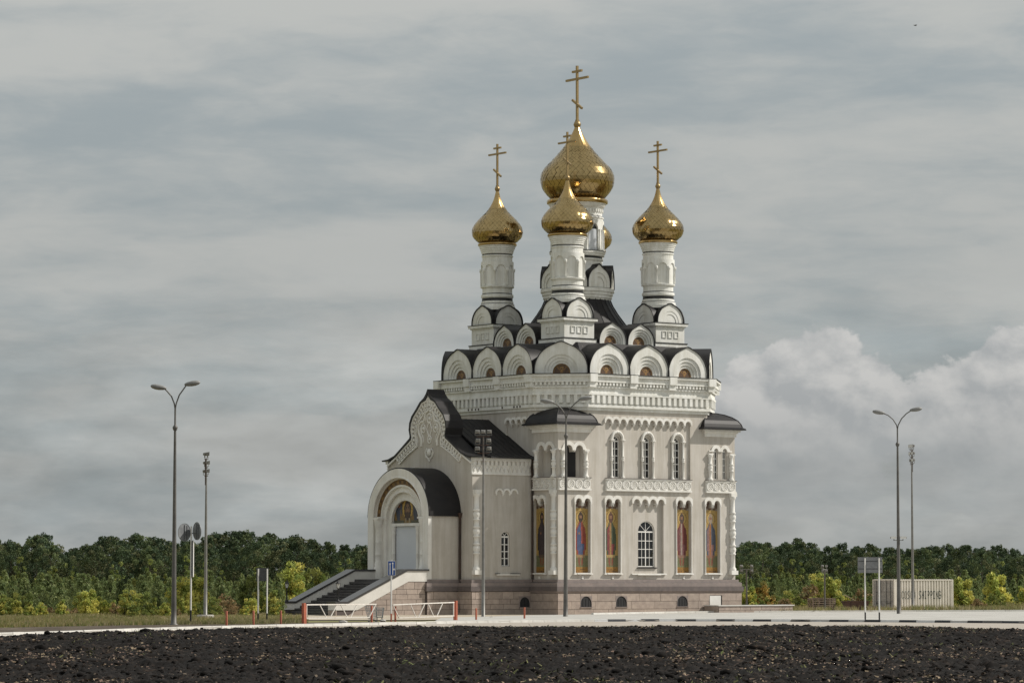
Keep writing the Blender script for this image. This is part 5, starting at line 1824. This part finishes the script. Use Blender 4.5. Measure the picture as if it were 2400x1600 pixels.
# lower, lighter trees before the forest
for side, a, b in (('left', -80, 880), ('right', 1690, 2480)):
    px = a
    while px < b:
        Y = rt.uniform(470, 560)
        plant('young_tree', MIDS[rt.randrange(3)], 'leaves', 'stems', px_x(px, Y), Y, rt.uniform(.8, 1.25), rt.uniform(0, 6.28),
              'slender olive green young tree before the dark forest ' + side + ' of the church', 'tree', 'young trees before the forest, ' + side)
        px += rt.uniform(28, 58)
    for Y0, st in (((520, 24), (440, 24), (380, 26), (335, 28), (300, 30), (272, 30)) if side == 'left' else ((520, 24), (440, 24), (390, 26), (350, 28))):
        px = a
        while px < b:
            Y = Y0 + rt.uniform(-14, 14)
            if side == 'right' or not (Y < 330 and px > 660):
                plant('young_pine', PINES[rt.randrange(4)], 'needles', 'trunk', px_x(px, Y), Y, rt.uniform(.75, 1.2) * (1.05 if Y > 350 else .9), rt.uniform(0, 6.28),
                      'young dark green pine in the thicket ' + side + ' of the church', 'pine', 'young pine thicket, ' + side)
            px += rt.uniform(.6, 1.4) * st
def bush(kind, k, px, py, h_px, Y, label):
    pr = BUSH[kind]
    hh = {'yellow': (1.7, 2.3, 1.3), 'olive': (2.2, 1.6), 'dry': (1.2, .8), 'orange': (1.4,)}[kind][k]
    sc = 1.15 * h_px / 7850 * Y / hh
    plant('bush', pr[k], 'leaves', 'stems', px_x(px, Y), Y, sc, rt.uniform(0, 6.28), label, 'bush')
for a in (('yellow', 2, 8, 1450, 34, 246, 'yellow green bush at the far left end of the grass strip'),
          ('olive', 1, 32, 1450, 46, 252, 'olive bush standing just right of the leftmost yellow bush'),
          ('yellow', 2, 108, 1452, 26, 243, 'low yellow bush between two larger bushes at far left'),
          ('yellow', 2, 150, 1452, 32, 244, 'rounded yellow bush, second of the bright bushes from the left'),
          ('yellow', 0, 214, 1450, 55, 246, 'broad bright yellow bush, widest of those left of the tall lamp'),
          ('yellow', 1, 303, 1452, 60, 243, 'slender upright yellow bush left of the tall lamp'),
          ('dry', 0, 275, 1452, 28, 246, 'dry tan weeds left of the slender yellow bush'),
          ('yellow', 1, 428, 1450, 84, 256, 'tall yellow bush behind the post of the round signs'),
          ('yellow', 0, 462, 1450, 80, 262, 'tall yellow bush behind the foot of the left floodlight mast'),
          ('dry', 0, 536, 1451, 46, 248, 'brownish dry bush left of the small twin-post sign'),
          ('olive', 0, 588, 1451, 80, 258, 'large olive bush behind the small twin-post sign'),
          ('yellow', 2, 642, 1450, 48, 250, 'small yellow bush at the foot of the stairs'),
          ('yellow', 1, 690, 1446, 108, 292, 'tall yellow green bush rising behind the stair parapet'),
          ('yellow', 2, 388, 1452, 26, 246, 'small yellow bush left of the lamp foot'),
          ('olive', 1, 730, 1446, 84, 300, 'olive bush rising behind the upper stairs'),
          ('orange', 0, 1786, 1422, 52, 300, 'orange and yellow bush right of the church'),
          ('yellow', 2, 1752, 1424, 44, 296, 'yellow bush beside the small floodlight post nearest the church'),
          ('dry', 0, 1890, 1424, 52, 305, 'brown dry bush left of the pallets'),
          ('yellow', 1, 1914, 1424, 78, 312, 'tall yellow bush behind the pallets'),
          ('yellow', 0, 1948, 1426, 64, 308, 'yellow bush right of the post that stands before the pallets'),
          ('dry', 0, 2020, 1424, 44, 300, 'tan bush behind the rusty skip'),
          ('yellow', 0, 2250, 1424, 66, 300, 'yellow bush half hidden by the right end of the container'),
          ('yellow', 0, 2328, 1422, 72, 318, 'large bright yellow bush right of the container'),
          ('yellow', 2, 2392, 1422, 42, 312, 'yellow bush at the right edge of the picture'),
          ('dry', 1, 1840, 1432, 26, 290, 'low dry weeds behind the end of the low stone wall'),
          ('dry', 1, 2290, 1430, 24, 296, 'low dry weeds between the container and the large yellow bush')):
    bush(*a)

# low shrubs that close the strip in front of the thicket
for side, a, b, Ys in (('left', -90, 690, (238, 258)), ('right', 1745, 2500, (296, 322))):
    px = a
    while px < b:
        Y = rt.uniform(*Ys)
        kind = rt.choice(('yellow', 'olive', 'yellow', 'yellow', 'dry'))
        if not (side == 'right' and 2030 < px < 2245):
            pr = BUSH[kind]; k = rt.randrange(len(pr))
            plant('low_shrub', pr[k], 'leaves', 'stems', px_x(px, Y), Y, rt.uniform(.42, .85), rt.uniform(0, 6.28),
                  {'yellow': 'low yellow green shrub', 'olive': 'low olive green shrub', 'dry': 'low dry brown shrub'}[kind] + ' in the rough grass ' + side + ' of the church', 'shrub', kind + ' low shrubs, ' + side)
        px += rt.uniform(7, 17)
# ------------------------------------------------------------------ street furniture and other things
def street_lamp(x, y, h, reach, label, rz=0.0, lean=0.0):
    t = thing('street_lamp', label, 'street lamp', (x, y, .0), rz, 'tall double-arm street lamps')
    mb = MB()
    mb.lathe([(.26, .0), (.26, .06), (.17, .10), (.155, .9), (.14, 2.2), (.095, h * .62), (.072, h - 2.5)], 0, 0, 14)
    mb.lathe([(.10, h - 2.55), (.15, h - 2.42), (.15, h - 2.34), (.10, h - 2.28), (.058, h - 2.2), (.055, h - 1.2)], 0, 0, 12)
    mb.build('pole', ['steeld'], t)
    for sg in (-1, 1):
        up = .22 if sg > 0 else 0.0
        path = [(0, 0, h - 1.3), (sg * .06, 0, h - .95), (sg * reach * .22, 0, h - .52 + up * .3), (sg * reach * .48, 0, h - .2 + up * .6), (sg * (reach - .38), 0, h - .05 + up)]
        m2 = MB(); m2.tube([Vector(p) for p in path], .042, 7)
        arm = m2.build('lamp_arm', ['steeld'], t)
        m2 = MB()
        c = (sg * (reach - .05), 0, h + .02 + up)
        pf = [(.06, -.46), (.11, -.40), (.17, -.26), (.21, -.02), (.205, .20), (.14, .40), (.03, .48)]
        tilt = .14
        def FX(px, py, pz):
            q = pz * sg
            return (c[0] + q, c[1] + py * 1.0, c[2] + px * .78 + pz * tilt)
        m2.lathe([(r, z) for r, z in pf], 0, 0, 12, 0, True, F=FX)
        head = m2.build('lamp_head', ['lampgrey'], t)
        m2 = MB(); m2.lathe([(.02, -.16), (.09, -.12), (.11, .05), (.08, .2), (.02, .26)], 0, 0, 10, 0, True, F=lambda px, py, pz: (c[0] + pz * sg, py, c[2] - .06 + px * .9 + pz * tilt))
        m2.build('lens', ['lens'], head)
    t.rotation_euler = (0, lean, rz)
    return t
street_lamp(-20.0, 198.7, 14.05, 1.05, 'double-arm street lamp at far left, behind the kerb')
street_lamp(3.72, 233.5, 15.05, 1.38, 'double-arm street lamp standing in front of the church', lean=.004)
street_lamp(29.12, 252.9, 15.25, 1.45, 'double-arm street lamp at right, in front of the container')

def floodlight(parent, loc, aim, s=1.0):
    """box floodlight with bracket; aim = angle in plan the face looks to"""
    mb = MB()
    ca, sa = math.cos(aim), math.sin(aim)
    def P(a, b, z):
        return (loc[0] + ca * a - sa * b, loc[1] + sa * a + ca * b, loc[2] + z)
    def bx(a0, a1, b0, b1, z0, z1, m, sh=0):
        vs = [P(a, b, z + (a * sh)) for z in (z0, z1) for b in (b0, b1) for a in (a0, a1)]
        mb.add(vs, [(0, 2, 3, 1), (4, 5, 7, 6), (0, 1, 5, 4), (2, 6, 7, 3), (0, 4, 6, 2), (1, 3, 7, 5)], m)
    k = s
    vs = []
    for a, w_, h_ in ((-.16, .10, .08), (-.02, .17, .13), (.10, .21, .16)):
        vs += [P(a * k, -w_ * k, -h_ * k), P(a * k, w_ * k, -h_ * k), P(a * k, w_ * k, h_ * k), P(a * k, -w_ * k, h_ * k)]
    mb.add(vs, [(3, 2, 1, 0), (8, 9, 10, 11)] + [(q * 4 + i, q * 4 + (i + 1) % 4, q * 4 + 4 + (i + 1) % 4, q * 4 + 4 + i) for q in (0, 1) for i in range(4)], 0)
    bx(.101 * k, .112 * k, -.18 * k, .18 * k, -.13 * k, .13 * k, 1)
    for b in (-.22, .22):
        bx(-.04 * k, .0, (b - .012) * k, (b + .012) * k, -.32 * k, .05 * k, 0)
    bx(-.05 * k, .01 * k, -.22 * k, .22 * k, -.34 * k, -.30 * k, 0)
    return mb.build('floodlight', ['steel', 'lens'], parent)
def flood_mast(x, y, h, aim, label, base):
    t = thing('floodlight_mast', label, 'floodlight mast', (x, y, 0), 0, 'floodlight masts around the church')
    mb = MB(); mb.lathe([(.22, 0), (.22, .08), (.13, .14), (.115, 2.5), (.085, h * .6), (.055, h - 1.4), (.045, h - .1)], 0, 0, 12)
    mb.build('pole', ['steel'], t)
    ax = (-math.sin(aim), math.cos(aim))
    m2 = MB()
    m2.bar((-math.cos(aim) * .07, -math.sin(aim) * .07, h - 1.9), (-math.cos(aim) * .07, -math.sin(aim) * .07, h - .1), .05, .05)
    for z, w_ in ((h - .12, .48), (h - .72, .42), (h - 1.28, .42)):
        m2.bar((ax[0] * w_, ax[1] * w_, z), (-ax[0] * w_, -ax[1] * w_, z), .05, .05)
    m2.build('crossbar', ['rust'], t)
    rf = random.Random(int(x * 10))
    for z, bs in ((h + .22, (-.42, .02, .42)), (h - .38, (-.38, .40)), (h - .94, (-.40, .42))):
        for b in bs:
            floodlight(t, (ax[0] * b, ax[1] * b, z), aim + rf.uniform(-.35, .35), .78)
    if base:
        m2 = MB(); m2.lathe([(.62, -.1), (.60, .22), (.55, .30)], 0, 0, 10, 0, False); m2.build('concrete_base', ['cement'], t)
    return t
flood_mast(-20.85, 228.5, 11.0, R(20), 'floodlight mast on a concrete footing behind the round signs', True)
flood_mast(-2.0, 233.8, 12.75, R(80), 'floodlight mast with seven lamps in front of the dark arm roof', False)
flood_mast(32.72, 274.2, 13.35, R(190), 'floodlight mast at right, just before the container side', False)
def light_post(x, y, h, rz, label):
    t = thing('light_post', label, 'light post', (x, y, 0), rz, 'short posts with four small floodlights')
    mb = MB(); mb.lathe([(.085, 0), (.075, 1.5), (.06, h - .45), (.075, h - .42), (.075, h - .1)], 0, 0, 10); mb.build('post', ['steeld'], t)
    mb = MB(); mb.bar((-.45, 0, h - .05), (.45, 0, h - .05), .06); mb.build('crossbar', ['steel'], t)
    for s in (-1, 1):
        floodlight(t, (s * .42, 0, h + .22), R(100) + s * .4, .62); floodlight(t, (s * .40, .02, h - .14), R(80) - s * .4, .62)
    return t
light_post(19.0, 272, 3.55, .0, 'short floodlight post beside the right corner of the church')
light_post(25.35, 272.3, 3.55, R(62), 'short floodlight post standing before the pallet stack')
# security cameras on the right lamp
for s, lb in ((-1, 'white security camera pointing left on the right lamp pole'), (1, 'white security camera pointing right on the right lamp pole')):
    t = thing('security_camera', lb, 'camera', (29.12, 252.82, 5.72), 0 if s > 0 else PI, 'security cameras on the lamp pole')
    mb = MB(); mb.box(.16, .58, -.09, .09, .02, .17); mb.box(.12, .64, -.105, .105, .17, .20); mb.build('camera_body', ['white'], t)
    mb = MB(); mb.lathe([(.07, .58), (.07, .605)], 0, 0, 12, F=lambda px, py, pz: (pz, px, .095 + py)); mb.build('camera_lens', ['black'], t)
    mb = MB(); mb.bar((.10, 0, -.09), (.38, 0, -.09), .05); mb.bar((.34, 0, -.09), (.34, 0, .03), .05); mb.build('bracket', ['steel'], t)

# signs -----------------------------------------------------------------
t = thing('road_sign', 'two round signs seen from behind on one black-footed post at left', 'sign', (-19.36, 202.5, 0))
mb = MB(); mb.lathe([(.055, 0), (.055, .85)], 0, 0, 10, 1); mb.lathe([(.05, .85), (.05, 5.9)], 0, 0, 10, 0); mb.build('post', ['white', 'black'], t)
for x, z, yaw in ((-.42, 5.52, R(52)), (.36, 5.60, R(-58))):
    m2 = MB()
    f_ = lambda px, py, pz, x=x, z=z, yaw=yaw: (x + math.cos(yaw) * px - math.sin(yaw) * pz, math.sin(yaw) * px + math.cos(yaw) * pz - .04, z + py)
    m2.lathe([(.54, -.012), (.54, .012)], 0, 0, 28, 0, False, F=f_)
    m2.lathe([(.545, -.03), (.545, .012)], 0, 0, 28, 0, False, cap=False, F=f_)
    m2.bar(f_(-.02, -.5, -.03), f_(-.02, .45, -.03), .05, .03, 1); m2.bar(f_(.2, -.45, -.03), f_(.2, .4, -.03), .04, .02, 1)
    m2.build('round_sign_back', ['signback', 'signdark'], t)
mb = MB(); mb.bar((-.30, -.02, 5.45), (.30, -.02, 5.48), .05); mb.bar((0, 0, 4.95), (.12, 0, 4.95), .05); mb.bar((0, 0, 3.1), (.12, 0, 3.1), .05); mb.build('bracket', ['signdark'], t)
mb = MB(); mb.box(.06, .12, -.18, .22, 2.87, 4.98, 0); mb.box(.12, .15, -.20, .24, 2.85, 5.0, 1); mb.build('narrow_panel', ['signdark', 'white'], t)
def twin_sign(xa, xb, y, pz, pw, ph, px0, label, m, hp):
    t = thing('road_sign', label, 'sign', (xa, y, 0), 0, 'rectangular signs on two posts, seen from behind')
    for x in (0, xb - xa):
        mb = MB(); mb.lathe([(.05, 0), (.05, .60)], x, 0, 9, 1); mb.lathe([(.048, .60), (.048, hp)], x, 0, 9, 0); mb.build('post', ['white', 'black'], t)
    mb = MB(); mb.box(px0, px0 + pw, .055, .085, pz, pz + ph)
    mb.box(px0 - .01, px0 + pw + .01, .045, .09, pz + ph - .015, pz + ph + .012); mb.box(px0 - .01, px0 + pw + .01, .045, .09, pz - .012, pz + .015)
    mb.build('panel', [m], t)
    mb = MB()
    for z in (pz + ph * .25, pz + ph * .75):
        mb.box(px0 + .04, px0 + pw - .04, .05, .054, z - .03, z + .03)
    mb.build('rail', ['signdark'], t)
twin_sign(-15.75, -15.2, 208.4, 2.60, .74, .80, -.12, 'small grey rectangular sign on two posts, left of the stairs', 'signdark', 3.35)
twin_sign(22.57, 23.47, 214.7, 3.12, 1.58, .98, -.45, 'larger grey rectangular sign on two posts, in front of the container', 'signback', 4.05)
t = thing('road_sign', 'blue lane sign with white arrows on a post before the stairs', 'sign', (-7.35, 204.45, 0), R(14))
mb = MB(); mb.lathe([(.05, 0), (.05, .62)], 0, 0, 10, 1); mb.lathe([(.047, .62), (.047, 3.84)], 0, 0, 10, 0); mb.build('post', ['white', 'orange'], t)
mb = MB(); mb.box(-.235, .235, -.085, -.055, 2.92, 3.82, 1); mb.box(-.215, .215, -.090, -.0845, 2.94, 3.80, 0); panel = mb.build('panel', ['blue', 'white'], t)
mb = MB(); Fp = lambda s, d, z: (s, -.094 - d * .001, z)
def arrow(mb, x, z0, z1, w_=.03, head=.07):
    mb.box(x - w_ / 2, x + w_ / 2, -.096, -.0915, z0, z1 - .1)
    mb.prism(lambda s, d, z: (s, d, z), [(x - head, z1 - .11), (x + head, z1 - .11), (x, z1)], -.096, -.0915)
arrow(mb, -.10, 2.99, 3.72, .045, .055); arrow(mb, .07, 2.99, 3.75, .045, .065)
mb.box(.09, .13, -.0955, -.0917, 3.28, 3.33); mb.prism(lambda s, d, z: (s, d, z), [(.13, 3.22), (.20, 3.31), (.13, 3.40)], -.0955, -.0917)
mb.build('arrows', ['white'], panel)

# barriers ----------------------------------------------------------------
def barrier(p, q, zt, zb, flip, label):
    t = thing('barrier', label, 'barrier', (p[0], p[1], 0), math.atan2(q[1] - p[1], q[0] - p[0]), 'white swing barriers with red posts')
    L_ = math.hypot(q[0] - p[0], q[1] - p[1])
    mb = MB(); mb.box(-.10, .10, -.08, .08, -.05, zt + .10); mb.lathe([(.06, 0), (.06, zt + .02)], .20, 0, 10)
    mb.build('post', ['orange'], t)
    X = lambda k: .32 + (L_ - .32) * k
    mb = MB()
    mb.bar((.24, 0, zt), (L_, 0, zt + flip[0]), .075, .065); mb.bar((.24, 0, zb), (X(.90), 0, zb + flip[1]), .06, .05); mb.bar((.30, 0, zb), (.30, 0, zt), .05)
    zT = lambda k: zt + flip[0] * k; zB = lambda k: zb + flip[1] * k
    for a, b in ((.18, .28), (.43, .33), (.48, .58), (.72, .625)):
        mb.bar((X(a), 0, zT(a)), (X(b), 0, zB(b)), .045)
    mb.bar((L_, 0, zt + flip[0]), (X(.90), 0, zb + flip[1]), .045)
    mb.build('swing_arm', ['whiter'], t)
barrier((-12.09, 195.1), (-8.18, 202.0), 1.23, .45, (-.02, -.02), 'left white swing barrier, nearer the foot of the stairs')
barrier((-3.56, 212.6), (-7.28, 205.2), 1.25, .40, (-.10, -.05), 'right white swing barrier, nearer the church wall')
for k, (x, y, h, lb) in enumerate(((-16.13, 189.9, .92, 'leftmost thin red post along the kerb'), (-14.87, 193.3, .92, 'thin red post, second from the left along the kerb'),
                                   (-13.42, 195.1, .90, 'thin red post just left of the left barrier'), (-8.46, 202.5, 1.12, 'red catch post at the free end of the left barrier'),
                                   (-2.29, 214.7, .86, 'thin red post right of the right barrier'), (.82, 221.4, .86, 'rightmost thin red post, before the cellar vent'),
                                   (-7.15, 205.9, 1.05, 'red catch post at the free end of the right barrier, behind the blue sign'))):
    t = thing('red_post', lb, 'post', (x, y, 0), 0, 'thin red posts along the kerb')
    mb = MB(); mb.lathe([(.062, -.1), (.062, h - .02), (.05, h)], 0, 0, 10); mb.build('tube', ['orange'], t)
    mb = MB(); mb.lathe([(.10, -.05), (.10, .02), (.065, .025)], 0, 0, 10); mb.build('foot_plate', ['rust'], t)
# wire trolley and basket
def wire_cage(t, pts_top, pts_bot, z1, z0, nv, nh, r=.012):
    mb = MB()
    n_ = len(pts_top)
    for k in range(nh + 1):
        f_ = k / nh
        ring = [(pts_bot[i][0] + (pts_top[i][0] - pts_bot[i][0]) * f_, pts_bot[i][1] + (pts_top[i][1] - pts_bot[i][1]) * f_, z0 + (z1 - z0) * f_) for i in range(n_)]
        for i in range(n_):
            mb.bar(ring[i], ring[(i + 1) % n_], r * 2)
    for i in range(n_):
        for j in range(nv):
            g = j / nv
            a = [pts_top[i][q] + (pts_top[(i + 1) % n_][q] - pts_top[i][q]) * g for q in (0, 1)]
            b = [pts_bot[i][q] + (pts_bot[(i + 1) % n_][q] - pts_bot[i][q]) * g for q in (0, 1)]
            mb.bar((a[0], a[1], z1), (b[0], b[1], z0), r * 1.6)
    mb.build('wire_cage', ['wire'], t)
t = thing('wire_trolley', 'tapered wire trolley behind the end of the left barrier', 'trolley', (-8.95, 212, 0))
wire_cage(t, [(-.34, -.25), (.36, -.25), (.36, .3), (-.34, .3)], [(-.12, -.2), (.34, -.2), (.34, .2), (-.12, .2)], 1.02, .22, 6, 5)
mb = MB(); mb.bar((-.1, -.2, .22), (.4, -.2, .14), .03); mb.bar((-.1, .2, .22), (.4, .2, .14), .03)
for x, y in ((-.08, -.2), (.36, -.2), (-.08, .2), (.36, .2)):
    mb.lathe([(.06, -.02), (.06, .02)], 0, 0, 10, F=lambda px, py, pz, x=x, y=y: (x + px, y + pz, .08 + py))
mb.build('wheel_frame', ['steel'], t)
t = thing('wire_basket', 'open wire basket standing right of the wire trolley', 'basket', (-8.42, 214, 0), R(10))
wire_cage(t, [(-.22, -.3), (.24, -.3), (.24, .3), (-.22, .3)], [(-.20, -.26), (.16, -.26), (.16, .26), (-.20, .26)], .90, .30, 5, 6)
mb = MB(); mb.box(-.2, .18, -.26, .26, .27, .30); mb.bar((-.18, -.2, 0), (-.18, -.2, .28), .03); mb.bar((.14, .2, 0), (.14, .2, .28), .03); mb.bar((-.18, .2, 0), (-.18, .2, .28), .03); mb.bar((.14, -.2, 0), (.14, -.2, .28), .03); mb.build('stand', ['steel'], t)

# container -----------------------------------------------------------------
t = thing('shipping_container', 'faded grey corrugated shipping container with dark lettering at right', 'container', (31.4, 275.9, .02), R(37))
CLn, CWd, CHt = 6.75, 2.60, 2.68
NCOR = 20
def cor(s):                                     # depth of the corrugation at s along the side
    p = (CLn - .5) / NCOR
    f_ = ((s - .25) % p) / p
    return 0.0 if f_ < .34 else (f_ - .34) / .16 * .07 if f_ < .5 else .07 if f_ < .84 else .07 * (1 - (f_ - .84) / .16)
def corr_side(yf, sgn):
    mb = MB()
    p = (CLn - .5) / NCOR
    ss = [.12]
    for k in range(NCOR):
        ss += [.25 + p * (k + q) for q in (.0, .34, .5, .84)]
    ss += [.25 + p * NCOR, CLn - .12]
    vs = []
    for s in ss:
        d = cor(s) if .25 <= s <= CLn - .25 else 0
        vs += [(s, yf + sgn * (.03 + d), .16), (s, yf + sgn * (.03 + d), CHt - .10)]
    mb.add(vs, [(2 * i, 2 * i + 2, 2 * i + 3, 2 * i + 1) for i in range(len(ss) - 1)])
    mb.build('side_panel', ['container'], t)
corr_side(0, 1); corr_side(CWd, -1)
mb = MB()
for x in (0, CLn - .12):
    for y in (0, CWd - .12):
        mb.box(x, x + .12, y, y + .12, 0, CHt)
mb.box(.12, CLn - .12, 0, .10, 0, .16); mb.box(.12, CLn - .12, CWd - .10, CWd, 0, .16); mb.box(.12, CLn - .12, .005, .08, CHt - .10, CHt - .01); mb.box(.12, CLn - .12, CWd - .08, CWd - .005, CHt - .10, CHt - .01)
mb.box(0.005, .1, .12, CWd - .12, 0, .14); mb.box(.005, .1, .12, CWd - .12, CHt - .12, CHt - .005); mb.box(CLn - .1, CLn - .005, .12, CWd - .12, 0, .14); mb.box(CLn - .1, CLn - .005, .12, CWd - .12, CHt - .12, CHt - .005)
mb.build('frame', ['container'], t)
mb = MB()
for k in range(26):
    x = .1 + (CLn - .2) * k / 26
    mb.add([(x, .05, CHt - .03), (x + .075, .05, CHt + .015), (x + .15, .05, CHt + .015), (x + .225, .05, CHt - .03), (x, CWd - .05, CHt - .03), (x + .075, CWd - .05, CHt + .015), (x + .15, CWd - .05, CHt + .015), (x + .225, CWd - .05, CHt - .03)],
           [(0, 1, 5, 4), (1, 2, 6, 5), (2, 3, 7, 6)])
mb.build('roof_panel', ['container'], t)
for k in (0, 1):
    y0, y1 = .13 + k * 1.17, .13 + (k + 1) * 1.17 - .01
    m2 = MB(); m2.box(.03, .08, y0, y1, .15, CHt - .13)
    for j in range(1, 3):
        y = y0 + (y1 - y0) * j / 3
        m2.box(.025, .03, y - .012, y + .012, .2, CHt - .2, 1)
    for z in (.85, 1.65):
        m2.box(.026, .03, y0 + .02, y1 - .02, z - .012, z + .012, 1)
    d = m2.build('door', ['containerd', 'signdark'], t)
    m2 = MB()
    for j in (.28, .72):
        y = y0 + (y1 - y0) * j
        m2.tube([(-.0, y, .08), (-.0, y, CHt - .06)], .018, 6); m2.box(-.02, .03, y - .03, y + .03, .70, .78); m2.bar((-.03, y, .76), (-.03, y + .3 * (1 if j < .5 else -1), .70), .03)
    m2.build('lock_bar', ['steeld'], d)
m2 = MB(); m2.box(CLn - .08, CLn - .03, .12, CWd - .12, .14, CHt - .12); m2.build('end_panel', ['container'], t)
FONT = {'C': '01110 10001 10000 10000 10000 10001 01110', 'O': '01110 10001 10001 10001 10001 10001 01110', 'S': '01111 10000 10000 01110 00001 00001 11110', 'H': '10001 10001 10001 11111 10001 10001 10001',
        'I': '01110 00100 00100 00100 00100 00100 01110', 'P': '11110 10001 10001 11110 10000 10000 10000', 'N': '10001 11001 10101 10101 10011 10001 10001', 'G': '01110 10001 10000 10111 10001 10001 01110'}
mb = MB()
ltr_w, ltr_h, pitch = .245, .66, .325
s = .88
for chh in 'COSCO SHIPPING':
    if chh != ' ':
        rows = FONT[chh].split()
        for j, row in enumerate(rows):
            for i_, b in enumerate(row):
                if b == '1':
                    for q in range(2):
                        a0 = s + ltr_w * (i_ + q * .5) / 5; a1 = s + ltr_w * (i_ + q * .5 + .5) / 5
                        z1 = 1.72 - ltr_h * j / 7; z0 = 1.72 - ltr_h * (j + 1) / 7
                        mb.add([(a0, .022 + cor(a0), z0), (a1, .022 + cor(a1), z0), (a1, .022 + cor(a1), z1), (a0, .022 + cor(a0), z1)], [(0, 1, 2, 3)])
    s += pitch
mb.build('lettering', ['ink'], t)

# pallets, skip, planks ---------------------------------------------------------
def pallet(t_label, x, y, z, rz):
    t = thing('pallet', t_label, 'pallet', (x, y, z), rz, 'stacked wooden pallets')
    for k in range(5):
        m2 = MB(); yy = -.38 + k * .19; m2.box(-.6, .6, yy - .06, yy + .06, .118, .14); m2.build('slat', ['wood'], t)
    for yy in (-.36, 0, .36):
        m2 = MB(); m2.box(-.6, .6, yy - .05, yy + .05, 0, .022); m2.build('bottom_board', ['wood'], t)
    for xx in (-.53, 0, .53):
        m2 = MB(); m2.box(xx - .06, xx + .06, -.41, .41, .096, .117); m2.build('stringer', ['wood'], t)
        for yy in (-.35, 0, .35):
            m2 = MB(); m2.box(xx - .06, xx + .06, yy - .05, yy + .05, .023, .095); m2.build('block', ['wood'], t)
    return t
rp = random.Random(6)
ORD = ['bottom', 'second', 'third', 'fourth', 'fifth', 'sixth', 'seventh', 'top']
for k in range(8):
    pallet('weathered pallet, ' + ORD[k] + (' of' if k in (0, 7) else ' from the ground in') + ' the left pallet stack', 24.98 + rp.uniform(-.03, .03), 275.6, .02 + k * .146, R(24) + rp.uniform(-.05, .05))
    pallet('weathered pallet, ' + ORD[k] + (' of' if k in (0, 7) else ' from the ground in') + ' the right pallet stack', 25.86 + rp.uniform(-.03, .03), 276.2, .02 + k * .142, R(30) + rp.uniform(-.05, .05))
t = thing('skip', 'rusty brown steel skip of rubble left of the container', 'skip', (28.25, 276.5, 0), R(8))
mb = MB(); a_, b_ = [(-1.05, -.6), (1.05, -.6), (1.05, .6), (-1.05, .6)], [(-.75, -.5), (.85, -.5), (.85, .5), (-.75, .5)]
vs = [(x, y, .9) for x, y in a_] + [(x, y, .06) for x, y in b_] + [(x * .95, y * .93, .9) for x, y in a_] + [(x * .95, y * .93, .5) for x, y in b_]
mb.add(vs, [(i, (i + 1) % 4, 4 + (i + 1) % 4, 4 + i) for i in range(4)] + [(i, 8 + i, 8 + (i + 1) % 4, (i + 1) % 4) for i in range(4)] + [(8 + i, 12 + i, 12 + (i + 1) % 4, 8 + (i + 1) % 4) for i in range(4)] + [(12, 13, 14, 15), (7, 6, 5, 4)])
mb.build('skip_body', ['rust'], t)
mb = MB()
for k in range(4):
    mb.bar((a_[k][0], a_[k][1], .9), (a_[(k + 1) % 4][0], a_[(k + 1) % 4][1], .9), .06)
for x in (-.5, 0, .5):
    mb.bar((x, -.605, .86), (x * .9, -.52, .1), .05)
mb.build('rim', ['rust'], t)
mb = MB()
for k in range(10):
    mb.box(-.8 + k * .16, -.64 + k * .16, rp.uniform(-.4, 0), rp.uniform(.05, .45), .55, .86 + rp.uniform(0, .12))
mb.build('rubble', ['wood'], t)
def plank(p, q, w_, h_, label, m='plank', grp=None):
    t = thing('plank', label, 'plank', p, 0, grp)
    mb = MB(); mb.bar((0, 0, 0), (q[0] - p[0], q[1] - p[1], q[2] - p[2]), w_, h_); mb.build('board', [m], t)
plank((27.35, 276.2, 1.42), (28.25, 276.4, .96), .16, .05, 'pale plank sticking up out of the rusty skip')
plank((28.9, 275.0, .10), (29.7, 275.0, .10), .22, .12, 'short pale beam on the ground right of the skip')
plank((23.5, 275.0, .06), (24.5, 275.0, .06), .25, .08, 'flat pale board on the ground left of the pallets')
plank((29.0, 276.0, .50), (29.9, 276.3, .42), .3, .12, 'upper weathered beam lying between the skip and the container', 'wood')
plank((29.0, 275.9, .28), (29.9, 276.0, .30), .3, .14, 'lower weathered beam lying between the skip and the container', 'wood')
def rubble(x, y, s, label, seed, m='cement'):
    rd = random.Random(seed)
    vs = [(p[0] * s * rd.uniform(.7, 1.3), p[1] * s * rd.uniform(.6, 1.1), p[2] * s * rd.uniform(.35, .6) + s * .25) for p in ico]
    mb = MB(); mb.add(vs, [tuple(int(q) for q in f_) for f_ in icf])
    o = mb.build('concrete_lump', [m]); o.location = (x, y, .05); tag(o, label, 'rubble')
rubble(-1.35, 228.5, .22, 'pale concrete lump at the foot of the centre floodlight mast', 1)
rubble(-10.2, 203.6, .28, 'flat pale lump lying under the left barrier', 2)
rubble(-8.1, 211.5, .22, 'pale lump on the ground beside the wire basket', 3)
rubble(26.6, 275.4, .28, 'dark lump of debris right of the pallet stacks', 4, 'rust')
rubble(27.0, 275.3, .22, 'smaller dark lump of debris left of the skip', 5, 'rust')
t = thing('bird', 'tiny dark bird flying high at the upper right', 'bird', (24.3, 200, 35.95), .6)
mb = MB()
mb.tube([(-.10, 0, 0), (-.05, 0, .005), (.03, 0, .01), (.08, 0, .005), (.13, 0, 0)], [.008, .03, .035, .022, .006], 7)
for s in (-1, 1):
    mb.add([(.05, s * .02, .02), (.03, s * .14, .06), (-.02, s * .22, .03), (-.04, s * .12, .04), (-.04, s * .02, .02), (.0, s * .1, .035)], [(0, 1, 5), (1, 2, 3), (1, 3, 5), (0, 5, 4), (5, 3, 4)])
mb.add([(-.08, -.012, 0), (-.08, .012, 0), (-.17, .03, .0), (-.17, -.03, 0)], [(0, 1, 2, 3)])
mb.build('bird_body', ['black'], t)
